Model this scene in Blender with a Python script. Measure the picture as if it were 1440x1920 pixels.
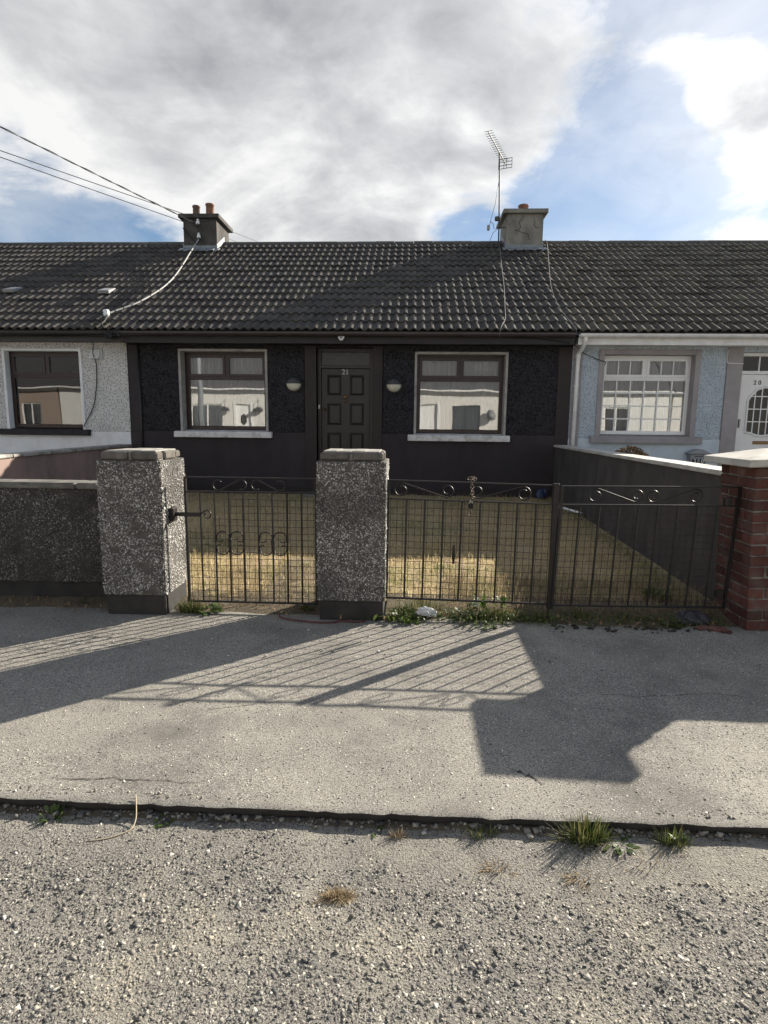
import bpy, bmesh, math, random
import numpy as np
from mathutils import Matrix, Vector, Euler

for o in list(bpy.data.objects): bpy.data.objects.remove(o, do_unlink=True)
SC = bpy.context.scene
COL = SC.collection
R = math.radians
random.seed(7)
RNG = np.random.default_rng(7)

# ------------------------------------------------------------------ camera
EYE = 1.39
PITCH, YAW, ROLL = R(8.6), R(2.5), R(0.6)
cam_d = bpy.data.cameras.new('camera')
cam = bpy.data.objects.new('camera', cam_d); COL.objects.link(cam)
CM = Matrix.Rotation(YAW, 4, 'Z') @ Matrix.Rotation(math.pi/2-PITCH, 4, 'X') @ Matrix.Rotation(ROLL, 4, 'Z')
cam.matrix_world = Matrix.Translation((0, 0, EYE)) @ CM
cam_d.sensor_fit = 'HORIZONTAL'; cam_d.sensor_width = 36.0; cam_d.lens = 1100/1440*36
cam_d.clip_start = 0.05; cam_d.clip_end = 3000
SC.camera = cam
def ray(x, y):                      # photograph pixel (1440x1920) -> direction
    return CM.to_3x3() @ Vector(((x-720)/1100, -(y-960)/1100, -1))
def at_y(x, y, Y):
    d = ray(x, y); return Vector((0, 0, EYE)) + d*(Y/d.y)
def at_z(x, y, Z=0.0):
    d = ray(x, y); return Vector((0, 0, EYE)) + d*((Z-EYE)/d.z)

# ------------------------------------------------------------------ sun and sky
SUN_EL, SUN_AZ = R(25.0), R(47.8)
SUND = Vector((math.cos(SUN_EL)*math.sin(SUN_AZ), math.cos(SUN_EL)*math.cos(SUN_AZ), math.sin(SUN_EL)))
sl = bpy.data.lights.new('sun', 'SUN'); sl.energy = 5.0; sl.angle = R(0.53); sl.color = (1.0, 0.925, 0.80)
so = bpy.data.objects.new('sun', sl); COL.objects.link(so)
so.rotation_euler = (-SUND).to_track_quat('-Z', 'Y').to_euler(); so.location = SUND*60
SC.view_settings.view_transform = 'Standard'; SC.view_settings.look = 'None'
SC.view_settings.exposure = 1.3; SC.view_settings.gamma = 1.0
SC.view_settings.use_curve_mapping = False

W = bpy.data.worlds.new('World'); SC.world = W; W.use_nodes = True
def build_world():
    nt = W.node_tree; N = nt.nodes; L = nt.links
    for n in list(N): N.remove(n)
    out = N.new('ShaderNodeOutputWorld')
    sky = N.new('ShaderNodeTexSky'); sky.sky_type = 'NISHITA'; sky.sun_disc = False
    sky.sun_elevation = SUN_EL; sky.sun_rotation = SUN_AZ; sky.air_density = 1.0; sky.dust_density = 0.3; sky.ozone_density = 2.5
    bg = N.new('ShaderNodeBackground'); bg.inputs[1].default_value = 0.050
    L.new(sky.outputs[0], bg.inputs[0])
    tc = N.new('ShaderNodeTexCoord'); nrm = N.new('ShaderNodeVectorMath'); nrm.operation = 'NORMALIZE'
    L.new(tc.outputs['Generated'], nrm.inputs[0]); D = nrm.outputs[0]
    def M(op, a, b=None, c=None):
        n = N.new('ShaderNodeMath'); n.operation = op
        for i, v in enumerate((a, b, c)):
            if v is None: continue
            if isinstance(v, (int, float)): n.inputs[i].default_value = v
            else: L.new(v, n.inputs[i])
        return n.outputs[0]
    def VM(op, a, b):
        n = N.new('ShaderNodeVectorMath'); n.operation = op
        for i, v in enumerate((a, b)):
            if isinstance(v, (tuple, Vector)): n.inputs[i].default_value = tuple(v)
            else: L.new(v, n.inputs[i])
        return n
    sep = N.new('ShaderNodeSeparateXYZ'); L.new(D, sep.inputs[0])
    den = M('ADD', M('MAXIMUM', sep.outputs[2], 0.0), 0.22)
    pl = N.new('ShaderNodeCombineXYZ')
    L.new(M('DIVIDE', sep.outputs[0], den), pl.inputs[0]); L.new(M('DIVIDE', sep.outputs[1], den), pl.inputs[1])
    def noise(scale, detail, rough, off, dist=0.0, src=None):
        n = N.new('ShaderNodeTexNoise'); n.inputs['Scale'].default_value = scale; n.inputs['Detail'].default_value = detail
        n.inputs['Roughness'].default_value = rough; n.inputs['Distortion'].default_value = dist
        v = VM('ADD', src or pl.outputs[0], off); L.new(v.outputs[0], n.inputs['Vector']); return n.outputs[0]
    big = noise(1.15, 9, 0.56, (3.1, 1.7, 0.4), 0.25)
    fine = noise(3.4, 8, 0.6, (9.2, 4.4, 2.0), 0.4)
    # where the banks of cloud and the gaps of blue stand in the sky
    banks = [((420, 180), 27, .30), ((60, 60), 24, .14), ((760, 330), 12, .14), ((820, 60), 17, .14), ((1060, 60), 12, .14), ((1430, 225), 6, .20), ((1380, 435), 6, .18), ((1230, 445), 4, .12), ((1290, 150), 5, .10), ((1270, 110), 13, -.04), ((1340, 250), 6, .05), ((1160, 330), 9, -.12),
             ((110, 415), 9, -.34), ((280, 445), 6, -.16), ((1010, 420), 6, -.14), ((1120, 330), 8, -.20), ((1230, 120), 6, -.06), ((885, 232), 2.6, -.30), ((1390, 40), 12, .06), ((1230, 380), 7, -.14),
             ((860, 445), 4, -.22)]
    cov = M('MULTIPLY_ADD', big, 1.0, -0.02); cov = M('MULTIPLY_ADD', fine, 0.66, cov); cov = M('ADD', cov, -0.23)
    for (px, rad, w) in banks:
        d = ray(*px).normalized()
        dot = VM('DOT_PRODUCT', D, d).outputs['Value']
        ang = M('ARCCOSINE', M('MINIMUM', dot, 1.0))
        fall = M('POWER', M('MAXIMUM', M('SUBTRACT', 1.0, M('DIVIDE', ang, R(rad))), 0.0), 0.8)
        cov = M('MULTIPLY_ADD', fall, w, cov)
    mask = N.new('ShaderNodeMapRange'); mask.interpolation_type = 'SMOOTHSTEP'
    mask.inputs[1].default_value = 0.46; mask.inputs[2].default_value = 0.72
    L.new(cov, mask.inputs[0])
    # thick cores are greyer, thin rims and the side towards the sun are whiter
    thick = N.new('ShaderNodeMapRange'); thick.inputs[1].default_value = 0.60; thick.inputs[2].default_value = 1.05
    thick.inputs[3].default_value = 0.0; thick.inputs[4].default_value = 1.0; L.new(cov, thick.inputs[0])
    relief = noise(2.1, 8, 0.55, (1.3, 8.8, 5.0), 0.6)
    t2 = M('ADD', M('MULTIPLY', thick.outputs[0], 0.62), M('MULTIPLY_ADD', relief, 2.3, -1.20)); t2 = M('ADD', t2, M('MULTIPLY_ADD', noise(6.5, 7, .6, (4.2, 7.7, 1.0), .5), 0.8, -0.38))
    ramp = N.new('ShaderNodeValToRGB'); L.new(t2, ramp.inputs[0])
    e = ramp.color_ramp.elements; e[0].position = 0.0; e[0].color = (0.72, 0.72, 0.715, 1); e[1].position = 1.0; e[1].color = (0.31, 0.32, 0.34, 1)
    m_ = ramp.color_ramp.elements.new(0.45); m_.color = (0.50, 0.51, 0.52, 1)
    sd = VM('DOT_PRODUCT', D, SUND).outputs['Value']
    glow = M('MULTIPLY_ADD', M('POWER', M('MAXIMUM', sd, 0.0), 4.0), 0.18, 0.53)
    cb = N.new('ShaderNodeBackground'); L.new(ramp.outputs[0], cb.inputs[0]); L.new(glow, cb.inputs[1])
    mx = N.new('ShaderNodeMixShader')
    thin = M('MULTIPLY_ADD', noise(2.6, 6, .6, (5, 2, 7), .5), 0.85, -0.32)        # high thin veil
    for (px, rad, w) in (((1290, 90), 17, .50), ((1420, 330), 10, .25), ((30, 300), 9, .25)):
        ang = M('ARCCOSINE', M('MINIMUM', VM('DOT_PRODUCT', D, ray(*px).normalized()).outputs['Value'], 1.0))
        thin = M('MULTIPLY_ADD', M('MAXIMUM', M('SUBTRACT', 1.0, M('DIVIDE', ang, R(rad))), 0.0), w, thin)
    veil = M('MAXIMUM', mask.outputs[0], M('MINIMUM', thin, 0.62))
    L.new(M('MINIMUM', veil, 1.0), mx.inputs[0]); L.new(bg.outputs[0], mx.inputs[1]); L.new(cb.outputs[0], mx.inputs[2])
    L.new(mx.outputs[0], out.inputs[0])
build_world()

# ------------------------------------------------------------------ mesh helpers
class MB:
    def __init__(s): s.v = []; s.f = []
    def add(s, vs, fs, mat=None):
        b = len(s.v)
        s.v += [tuple(mat @ Vector(p)) if mat else tuple(p) for p in vs]
        s.f += [tuple(i+b for i in f) for f in fs]; return s
    def box(s, x0, x1, y0, y1, z0, z1, mat=None):
        v = [(x0,y0,z0),(x1,y0,z0),(x1,y1,z0),(x0,y1,z0),(x0,y0,z1),(x1,y0,z1),(x1,y1,z1),(x0,y1,z1)]
        return s.add(v, [(0,3,2,1),(4,5,6,7),(0,1,5,4),(1,2,6,5),(2,3,7,6),(3,0,4,7)], mat)
    def prism(s, poly, a, b, axis='y'):     # poly 2D extruded a..b; counter-clockwise seen from -axis for y
        n = len(poly)
        P = {'y': lambda p, t: (p[0], t, p[1]), 'x': lambda p, t: (t, p[0], p[1]), 'z': lambda p, t: (p[0], p[1], t)}[axis]
        v = [P(p, a) for p in poly] + [P(p, b) for p in poly]
        f = [tuple(range(n)), tuple(range(2*n-1, n-1, -1))] + [(i, i+n, (i+1) % n+n, (i+1) % n) for i in range(n)]
        return s.add(v, f)
    def tube(s, pts, r, n=6, close=False):
        pts = [Vector(p) for p in pts]; m = len(pts); rings = []
        up = None
        for i, p in enumerate(pts):
            t = (pts[min(i+1, m-1)] - pts[max(i-1, 0)])
            if t.length < 1e-9: t = Vector((0, 0, 1))
            t.normalize()
            if up is None:
                up = Vector((0, 1, 0)) if abs(t.y) < .9 else Vector((1, 0, 0))
            a = t.cross(up)
            if a.length < 1e-6: a = t.cross(Vector((1, 0, .3)))
            a.normalize(); b = a.cross(t); up = b
            rr = r[i] if isinstance(r, (list, tuple)) else r
            rings.append([p + a*math.cos(2*math.pi*k/n)*rr + b*math.sin(2*math.pi*k/n)*rr for k in range(n)])
        v = [q for g in rings for q in g]; f = []
        for i in range(m-1):
            for k in range(n):
                k2 = (k+1) % n; f.append((i*n+k, i*n+k2, (i+1)*n+k2, (i+1)*n+k))
        f.append(tuple(range(n-1, -1, -1))); f.append(tuple(range((m-1)*n, m*n)))
        return s.add(v, f)
    def lathe(s, prof, n=16, mat=None):     # profile (r, z) about z
        v = []; f = []
        for (r, z) in prof:
            v += [(r*math.cos(2*math.pi*k/n), r*math.sin(2*math.pi*k/n), z) for k in range(n)]
        for i in range(len(prof)-1):
            for k in range(n):
                k2 = (k+1) % n; f.append((i*n+k, i*n+k2, (i+1)*n+k2, (i+1)*n+k))
        f.append(tuple(range(n-1, -1, -1))); f.append(tuple(range((len(prof)-1)*n, len(prof)*n)))
        return s.add(v, f, mat)
    def build(s, name, mat, parent=None, smooth=False, bevel=0.0, seg=1):
        me = bpy.data.meshes.new(name); me.from_pydata(s.v, [], s.f)
        if bevel:
            bm = bmesh.new(); bm.from_mesh(me); bmesh.ops.recalc_face_normals(bm, faces=bm.faces)
            ed = [e for e in bm.edges if len(e.link_faces) == 2 and e.calc_face_angle(0) > 0.5]
            bmesh.ops.bevel(bm, geom=ed, offset=bevel, segments=seg, affect='EDGES', clamp_overlap=True)
            bm.to_mesh(me); bm.free()
        else:
            bm = bmesh.new(); bm.from_mesh(me); bmesh.ops.recalc_face_normals(bm, faces=bm.faces); bm.to_mesh(me); bm.free()
        if smooth:
            me.polygons.foreach_set('use_smooth', [True]*len(me.polygons))
        return link(name, me, mat, parent)
def pinv(parent):                    # every mesh sits at the origin; only the Empties are placed
    return Matrix.Translation(-parent.location) if parent.type == 'EMPTY' else Matrix()
def link(name, me, mat, parent=None, mw=None):
    if mat is not None and not me.materials: me.materials.append(mat)
    o = bpy.data.objects.new(name, me); COL.objects.link(o)
    if mw is not None: o.matrix_local = mw
    if parent is not None:
        o.parent = parent; o.matrix_parent_inverse = pinv(parent)
    return o
def tag(o, label=None, cat=None, group=None, kind=None):
    if label: o['label'] = label
    if cat: o['category'] = cat
    if group: o['group'] = group
    if kind: o['kind'] = kind
    return o
def thing(name, label, cat, group=None, loc=(0, 0, 0)):
    o = bpy.data.objects.new(name, None); COL.objects.link(o); o.location = loc; o.empty_display_size = .1
    o.matrix_local = Matrix.Translation(loc)
    return tag(o, label, cat, group)
def np_mesh(name, V, Fq, mat, parent=None, attr=None, smooth=False):   # V (n,3), Fq (m,k) faces of one size
    me = bpy.data.meshes.new(name); k = Fq.shape[1]
    me.vertices.add(len(V)); me.vertices.foreach_set('co', np.ascontiguousarray(V, dtype=np.float32).ravel())
    me.loops.add(Fq.size); me.loops.foreach_set('vertex_index', np.ascontiguousarray(Fq, dtype=np.int32).ravel())
    me.polygons.add(len(Fq)); me.polygons.foreach_set('loop_start', np.arange(0, Fq.size, k, dtype=np.int32))
    me.polygons.foreach_set('loop_total', np.full(len(Fq), k, dtype=np.int32))
    if attr is not None:
        a = me.attributes.new('rnd', 'FLOAT', 'POINT'); a.data.foreach_set('value', attr.astype(np.float32))
    me.update(calc_edges=True); me.validate()
    if smooth: me.polygons.foreach_set('use_smooth', [True]*len(me.polygons))
    return link(name, me, mat, parent)
_t = (1+5**.5)/2
ICO_V = np.array([(-1,_t,0),(1,_t,0),(-1,-_t,0),(1,-_t,0),(0,-1,_t),(0,1,_t),(0,-1,-_t),(0,1,-_t),(_t,0,-1),(_t,0,1),(-_t,0,-1),(-_t,0,1)])/math.sqrt(1+_t*_t)
ICO_F = np.array([(0,11,5),(0,5,1),(0,1,7),(0,7,10),(0,10,11),(1,5,9),(5,11,4),(11,10,2),(10,7,6),(7,1,8),(3,9,4),(3,4,2),(3,2,6),(3,6,8),(3,8,9),(4,9,5),(2,4,11),(6,2,10),(8,6,7),(9,8,1)])
CUBE_V = np.array([(x, y, z) for z in (-1, 1) for y in (-1, 1) for x in (-1, 1)])*.62
CUBE_F = np.array([(0,2,1),(1,2,3),(4,5,6),(5,7,6),(0,1,4),(1,5,4),(2,6,3),(3,6,7),(0,4,2),(2,4,6),(1,3,5),(3,7,5)])
def stones(name, P, size, mat, parent=None, flat=(.5, 1.0), jag=.22, axes=None, cube=True):
    """many small angular stones in one mesh; P (n,3) centres, size (n,); axes: (u,v,w) frame with w the outward normal"""
    n = len(P); BV, BF = (CUBE_V, CUBE_F) if cube else (ICO_V, ICO_F); k = len(BV)
    V = np.repeat(BV[None], n, 0)
    V = V*(1+RNG.uniform(-jag, jag, (n, k, 1)))+RNG.uniform(-jag, jag, (n, k, 3))*.5
    S = np.stack([RNG.uniform(.8, 1.5, n), RNG.uniform(.6, 1.0, n), RNG.uniform(flat[0], flat[1], n)], 1)
    V = V*S[:, None, :]
    t = RNG.normal(0, .30, n)[:, None]; x, y, z = V[..., 0], V[..., 1]*np.cos(t)-V[..., 2]*np.sin(t), V[..., 1]*np.sin(t)+V[..., 2]*np.cos(t)
    t = RNG.normal(0, .30, n)[:, None]; x, z = x*np.cos(t)-z*np.sin(t), x*np.sin(t)+z*np.cos(t)
    a = RNG.uniform(0, 6.283, n); c, s = np.cos(a)[:, None], np.sin(a)[:, None]
    x, y = x*c-y*s, x*s+y*c
    V = np.stack([x, y, z], 2)*size[:, None, None]
    if axes is not None: V = V @ np.array(axes)
    V = V+P[:, None, :]
    Fc = (BF[None]+k*np.arange(n)[:, None, None]).reshape(-1, 3)
    o = np_mesh(name, V.reshape(-1, 3), Fc, mat, parent, np.repeat(RNG.random(n), k))
    o['kind'] = 'stuff'
    return o
def blades(name, P, H, Wd, lean, mat, parent=None, curl=.5, rnd=None, ang=None):
    """grass blades: one quad and one tip triangle pair each, as 4-corner faces"""
    n = len(P); a = RNG.uniform(0, 6.283, n) if ang is None else ang-math.pi/2
    side = np.stack([np.cos(a), np.sin(a), np.zeros(n)], 1); fw = np.stack([-np.sin(a), np.cos(a), np.zeros(n)], 1)
    up = np.array([0, 0, 1.])
    l = RNG.normal(0, 1, n)*lean if ang is None else np.abs(RNG.normal(.6, .6, n))*lean
    H = np.asarray(H); Wd = np.asarray(Wd)
    m1 = P+fw*(l*H*.35)[:, None]+up*(H*.55*np.cos(np.clip(l, -1.3, 1.3)))[:, None]
    m2 = P+fw*(l*H*(.7+curl*.4))[:, None]+up*(H*np.clip(np.cos(np.clip(l*1.2, -1.45, 1.45)), .08, 1))[:, None]
    V = np.stack([P-side*Wd[:, None], P+side*Wd[:, None], m1+side*Wd[:, None]*.8, m1-side*Wd[:, None]*.8, m2+side*Wd[:, None]*.15, m2-side*Wd[:, None]*.15], 1)
    Fc = np.array([(0, 1, 2, 3), (3, 2, 4, 5)])
    Fc = (Fc[None]+6*np.arange(n)[:, None, None]).reshape(-1, 4)
    r = RNG.random(n) if rnd is None else rnd
    o = np_mesh(name, V.reshape(-1, 3), Fc, mat, parent, np.repeat(r, 6)); o['kind'] = 'stuff'
    return o
def grid_wall(xs, zs, filled, y0, y1):
    """solid wall on a grid of cells with openings; outer and reveal faces only"""
    mb = MB(); idx = {}
    def vid(i, j, k):
        if (i, j, k) not in idx:
            idx[(i, j, k)] = len(mb.v); mb.v.append((xs[i], (y0, y1)[k], zs[j]))
        return idx[(i, j, k)]
    nx, nz = len(xs)-1, len(zs)-1
    F = lambda i, j: 0 <= i < nx and 0 <= j < nz and filled((xs[i]+xs[i+1])/2, (zs[j]+zs[j+1])/2)
    for i in range(nx):
        for j in range(nz):
            if not F(i, j): continue
            mb.f.append((vid(i,j,0), vid(i+1,j,0), vid(i+1,j+1,0), vid(i,j+1,0)))
            mb.f.append((vid(i,j,1), vid(i,j+1,1), vid(i+1,j+1,1), vid(i+1,j,1)))
            if not F(i-1, j): mb.f.append((vid(i,j,0), vid(i,j+1,0), vid(i,j+1,1), vid(i,j,1)))
            if not F(i+1, j): mb.f.append((vid(i+1,j,0), vid(i+1,j,1), vid(i+1,j+1,1), vid(i+1,j+1,0)))
            if not F(i, j-1): mb.f.append((vid(i,j,0), vid(i,j,1), vid(i+1,j,1), vid(i+1,j,0)))
            if not F(i, j+1): mb.f.append((vid(i,j+1,0), vid(i+1,j+1,0), vid(i+1,j+1,1), vid(i,j+1,1)))
    return mb
def holes_wall(x0, x1, z0, z1, holes, y0, y1):
    xs = sorted({x0, x1} | {v for h in holes for v in h[:2] if x0 < v < x1}); zs = sorted({z0, z1} | {v for h in holes for v in h[2:] if z0 < v < z1})
    return grid_wall(xs, zs, lambda x, z: not any(h[0] < x < h[1] and h[2] < z < h[3] for h in holes), y0, y1)
def text_mesh(name, body, size, depth, mat, parent, mw):
    cu = bpy.data.curves.new(name, 'FONT'); cu.body = body; cu.size = size; cu.extrude = depth; cu.align_x = 'CENTER'; cu.align_y = 'CENTER'
    cu.offset = size*.012
    tmp = bpy.data.objects.new('tmp', cu); COL.objects.link(tmp)
    dg = bpy.context.evaluated_depsgraph_get(); me = bpy.data.meshes.new_from_object(tmp.evaluated_get(dg))
    bpy.data.objects.remove(tmp); bpy.data.curves.remove(cu); me.name = name
    o = bpy.data.objects.new(name, me); me.materials.clear(); me.materials.append(mat); COL.objects.link(o)
    o.parent = parent; o.matrix_parent_inverse = pinv(parent); o.matrix_basis = mw
    return o
FACE_CAM = Matrix.Rotation(math.pi/2, 4, 'X')       # text in the XY plane -> upright, read from -Y
# ------------------------------------------------------------------ materials
def mat(name, c1, c2=None, scale=6.0, detail=6, rough=.85, bump=0.0, bscale=60.0, bdist=.004, bdetail=4, spec=.3, metal=0.0,
        stain=None, stain_scale=1.5, stain_amt=.5, rnd=0.0, contrast=(.35, .65), vor=0.0, vscale=80.0, stretch=(1, 1, 1), speck=None, speck_scale=150., speck_cut=(.62, .68), speck2=None, speck2_scale=140., speck2_cut=(.60, .66)):
    m = bpy.data.materials.new(name); m.use_nodes = True
    nt = m.node_tree; N = nt.nodes; L = nt.links; b = N['Principled BSDF']
    b.inputs['Roughness'].default_value = rough; b.inputs['Specular IOR Level'].default_value = spec; b.inputs['Metallic'].default_value = metal
    geo = N.new('ShaderNodeNewGeometry')
    mp = N.new('ShaderNodeMapping'); mp.inputs['Scale'].default_value = stretch; L.new(geo.outputs['Position'], mp.inputs[0]); P = mp.outputs[0]
    def noise(sc, de, src=P, ro=.6):
        n = N.new('ShaderNodeTexNoise'); n.inputs['Scale'].default_value = sc; n.inputs['Detail'].default_value = de; n.inputs['Roughness'].default_value = ro
        L.new(src, n.inputs['Vector']); return n.outputs[0]
    def mr(v, a, c, lo=0., hi=1.):
        n = N.new('ShaderNodeMapRange'); n.inputs[1].default_value = a; n.inputs[2].default_value = c; n.inputs[3].default_value = lo; n.inputs[4].default_value = hi
        L.new(v, n.inputs[0]); return n.outputs[0]
    def mix(f, a, c, bt='MIX'):
        n = N.new('ShaderNodeMix'); n.data_type = 'RGBA'; n.blend_type = bt
        if isinstance(f, (int, float)): n.inputs[0].default_value = f
        else: L.new(f, n.inputs[0])
        for i, v in ((6, a), (7, c)):
            if isinstance(v, tuple): n.inputs[i].default_value = v if len(v) == 4 else v+(1,)
            else: L.new(v, n.inputs[i])
        return n.outputs[2]
    col = c1
    if c2 is not None: col = mix(mr(noise(scale, detail), *contrast), c1, c2)
    if speck is not None: col = mix(mr(noise(speck_scale, 2), *speck_cut), col, speck)
    if speck2 is not None: col = mix(mr(noise(speck2_scale, 2, ro=.5), *speck2_cut), col, speck2)
    if stain is not None: col = mix(mr(noise(stain_scale, 8, ro=.65), .48, .72, 0, stain_amt), col, stain)
    if rnd:
        oi = N.new('ShaderNodeObjectInfo'); v = mr(oi.outputs['Random'], 0, 1, 1-rnd, 1+rnd)
        h = N.new('ShaderNodeVectorMath'); h.operation = 'SCALE'
        if isinstance(col, tuple): h.inputs[0].default_value = col
        else: L.new(col, h.inputs[0])
        L.new(v, h.inputs['Scale']); col = h.outputs[0]
    if isinstance(col, tuple): b.inputs['Base Color'].default_value = col+(1,)
    else: L.new(col, b.inputs['Base Color'])
    if bump:
        hsrc = noise(bscale, bdetail)
        if vor:
            vo = N.new('ShaderNodeTexVoronoi'); vo.inputs['Scale'].default_value = vscale; vo.feature = 'SMOOTH_F1'; L.new(P, vo.inputs['Vector'])
            ad = N.new('ShaderNodeMath'); ad.operation = 'MULTIPLY_ADD'; L.new(vo.outputs['Distance'], ad.inputs[0]); ad.inputs[1].default_value = -vor; L.new(hsrc, ad.inputs[2]); hsrc = ad.outputs[0]
        bp = N.new('ShaderNodeBump'); bp.inputs['Strength'].default_value = bump; bp.inputs['Distance'].default_value = bdist
        L.new(hsrc, bp.inputs['Height']); L.new(bp.outputs[0], b.inputs['Normal'])
    return m
def ramp_mat(name, stops, rough=.8, spec=.2, trans=0.0, bump=0.0, patch=None):
    """colour from the per-piece random attribute of a scattered mesh"""
    m = bpy.data.materials.new(name); m.use_nodes = True; nt = m.node_tree; N = nt.nodes; L = nt.links; b = N['Principled BSDF']
    a = N.new('ShaderNodeAttribute'); a.attribute_name = 'rnd'
    r = N.new('ShaderNodeValToRGB'); e = r.color_ramp.elements
    e[0].position, e[0].color = stops[0][0], stops[0][1]+(1,); e[1].position, e[1].color = stops[-1][0], stops[-1][1]+(1,)
    for p, c in stops[1:-1]: k = e.new(p); k.color = c+(1,)
    L.new(a.outputs['Fac'], r.inputs[0])
    col = r.outputs[0]
    if patch is not None:
        geo = N.new('ShaderNodeNewGeometry'); n = N.new('ShaderNodeTexNoise'); n.inputs['Scale'].default_value = patch[1]; n.inputs['Detail'].default_value = 5; L.new(geo.outputs['Position'], n.inputs['Vector'])
        mr = N.new('ShaderNodeMapRange'); mr.inputs[1].default_value = .5; mr.inputs[2].default_value = .62; mr.inputs[4].default_value = patch[2]; L.new(n.outputs[0], mr.inputs[0])
        mx = N.new('ShaderNodeMix'); mx.data_type = 'RGBA'; L.new(mr.outputs[0], mx.inputs[0]); L.new(col, mx.inputs[6]); mx.inputs[7].default_value = patch[0]+(1,); col = mx.outputs[2]
    L.new(col, b.inputs['Base Color']); b.inputs['Roughness'].default_value = rough; b.inputs['Specular IOR Level'].default_value = spec
    if trans:
        t = N.new('ShaderNodeBsdfTranslucent'); L.new(col, t.inputs[0]); mx = N.new('ShaderNodeMixShader'); mx.inputs[0].default_value = trans
        L.new(b.outputs[0], mx.inputs[1]); L.new(t.outputs[0], mx.inputs[2]); L.new(mx.outputs[0], N['Material Output'].inputs[0])
    return m
def glass_mat(name, ior=1.9, tint=(.965, .975, .98), wob=.0):
    m = bpy.data.materials.new(name); m.use_nodes = True; nt = m.node_tree; N = nt.nodes; L = nt.links; N.remove(N['Principled BSDF'])
    t = N.new('ShaderNodeBsdfTransparent'); t.inputs[0].default_value = tint+(1,)
    g = N.new('ShaderNodeBsdfGlossy'); g.inputs['Roughness'].default_value = .0; g.inputs[0].default_value = (1, 1, 1, 1)
    f = N.new('ShaderNodeFresnel'); f.inputs[0].default_value = ior
    if wob:
        geo = N.new('ShaderNodeNewGeometry'); n = N.new('ShaderNodeTexNoise'); n.inputs['Scale'].default_value = 1.6; n.inputs['Detail'].default_value = 1; L.new(geo.outputs['Position'], n.inputs['Vector'])
        bp = N.new('ShaderNodeBump'); bp.inputs['Strength'].default_value = wob; bp.inputs['Distance'].default_value = .01; L.new(n.outputs[0], bp.inputs['Height']); L.new(bp.outputs[0], g.inputs['Normal'])
    mx = N.new('ShaderNodeMixShader'); L.new(f.outputs[0], mx.inputs[0]); L.new(t.outputs[0], mx.inputs[1]); L.new(g.outputs[0], mx.inputs[2])
    L.new(mx.outputs[0], N['Material Output'].inputs[0]); return m
def net_mat(name, col, alpha):
    m = bpy.data.materials.new(name); m.use_nodes = True; nt = m.node_tree; N = nt.nodes; L = nt.links; N.remove(N['Principled BSDF'])
    d = N.new('ShaderNodeBsdfDiffuse'); d.inputs[0].default_value = col+(1,); t = N.new('ShaderNodeBsdfTranslucent'); t.inputs[0].default_value = col+(1,)
    a = N.new('ShaderNodeMixShader'); a.inputs[0].default_value = .25; L.new(d.outputs[0], a.inputs[1]); L.new(t.outputs[0], a.inputs[2])
    tr = N.new('ShaderNodeBsdfTransparent'); mx = N.new('ShaderNodeMixShader'); mx.inputs[0].default_value = alpha
    L.new(tr.outputs[0], mx.inputs[1]); L.new(a.outputs[0], mx.inputs[2]); L.new(mx.outputs[0], N['Material Output'].inputs[0]); return m

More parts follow.
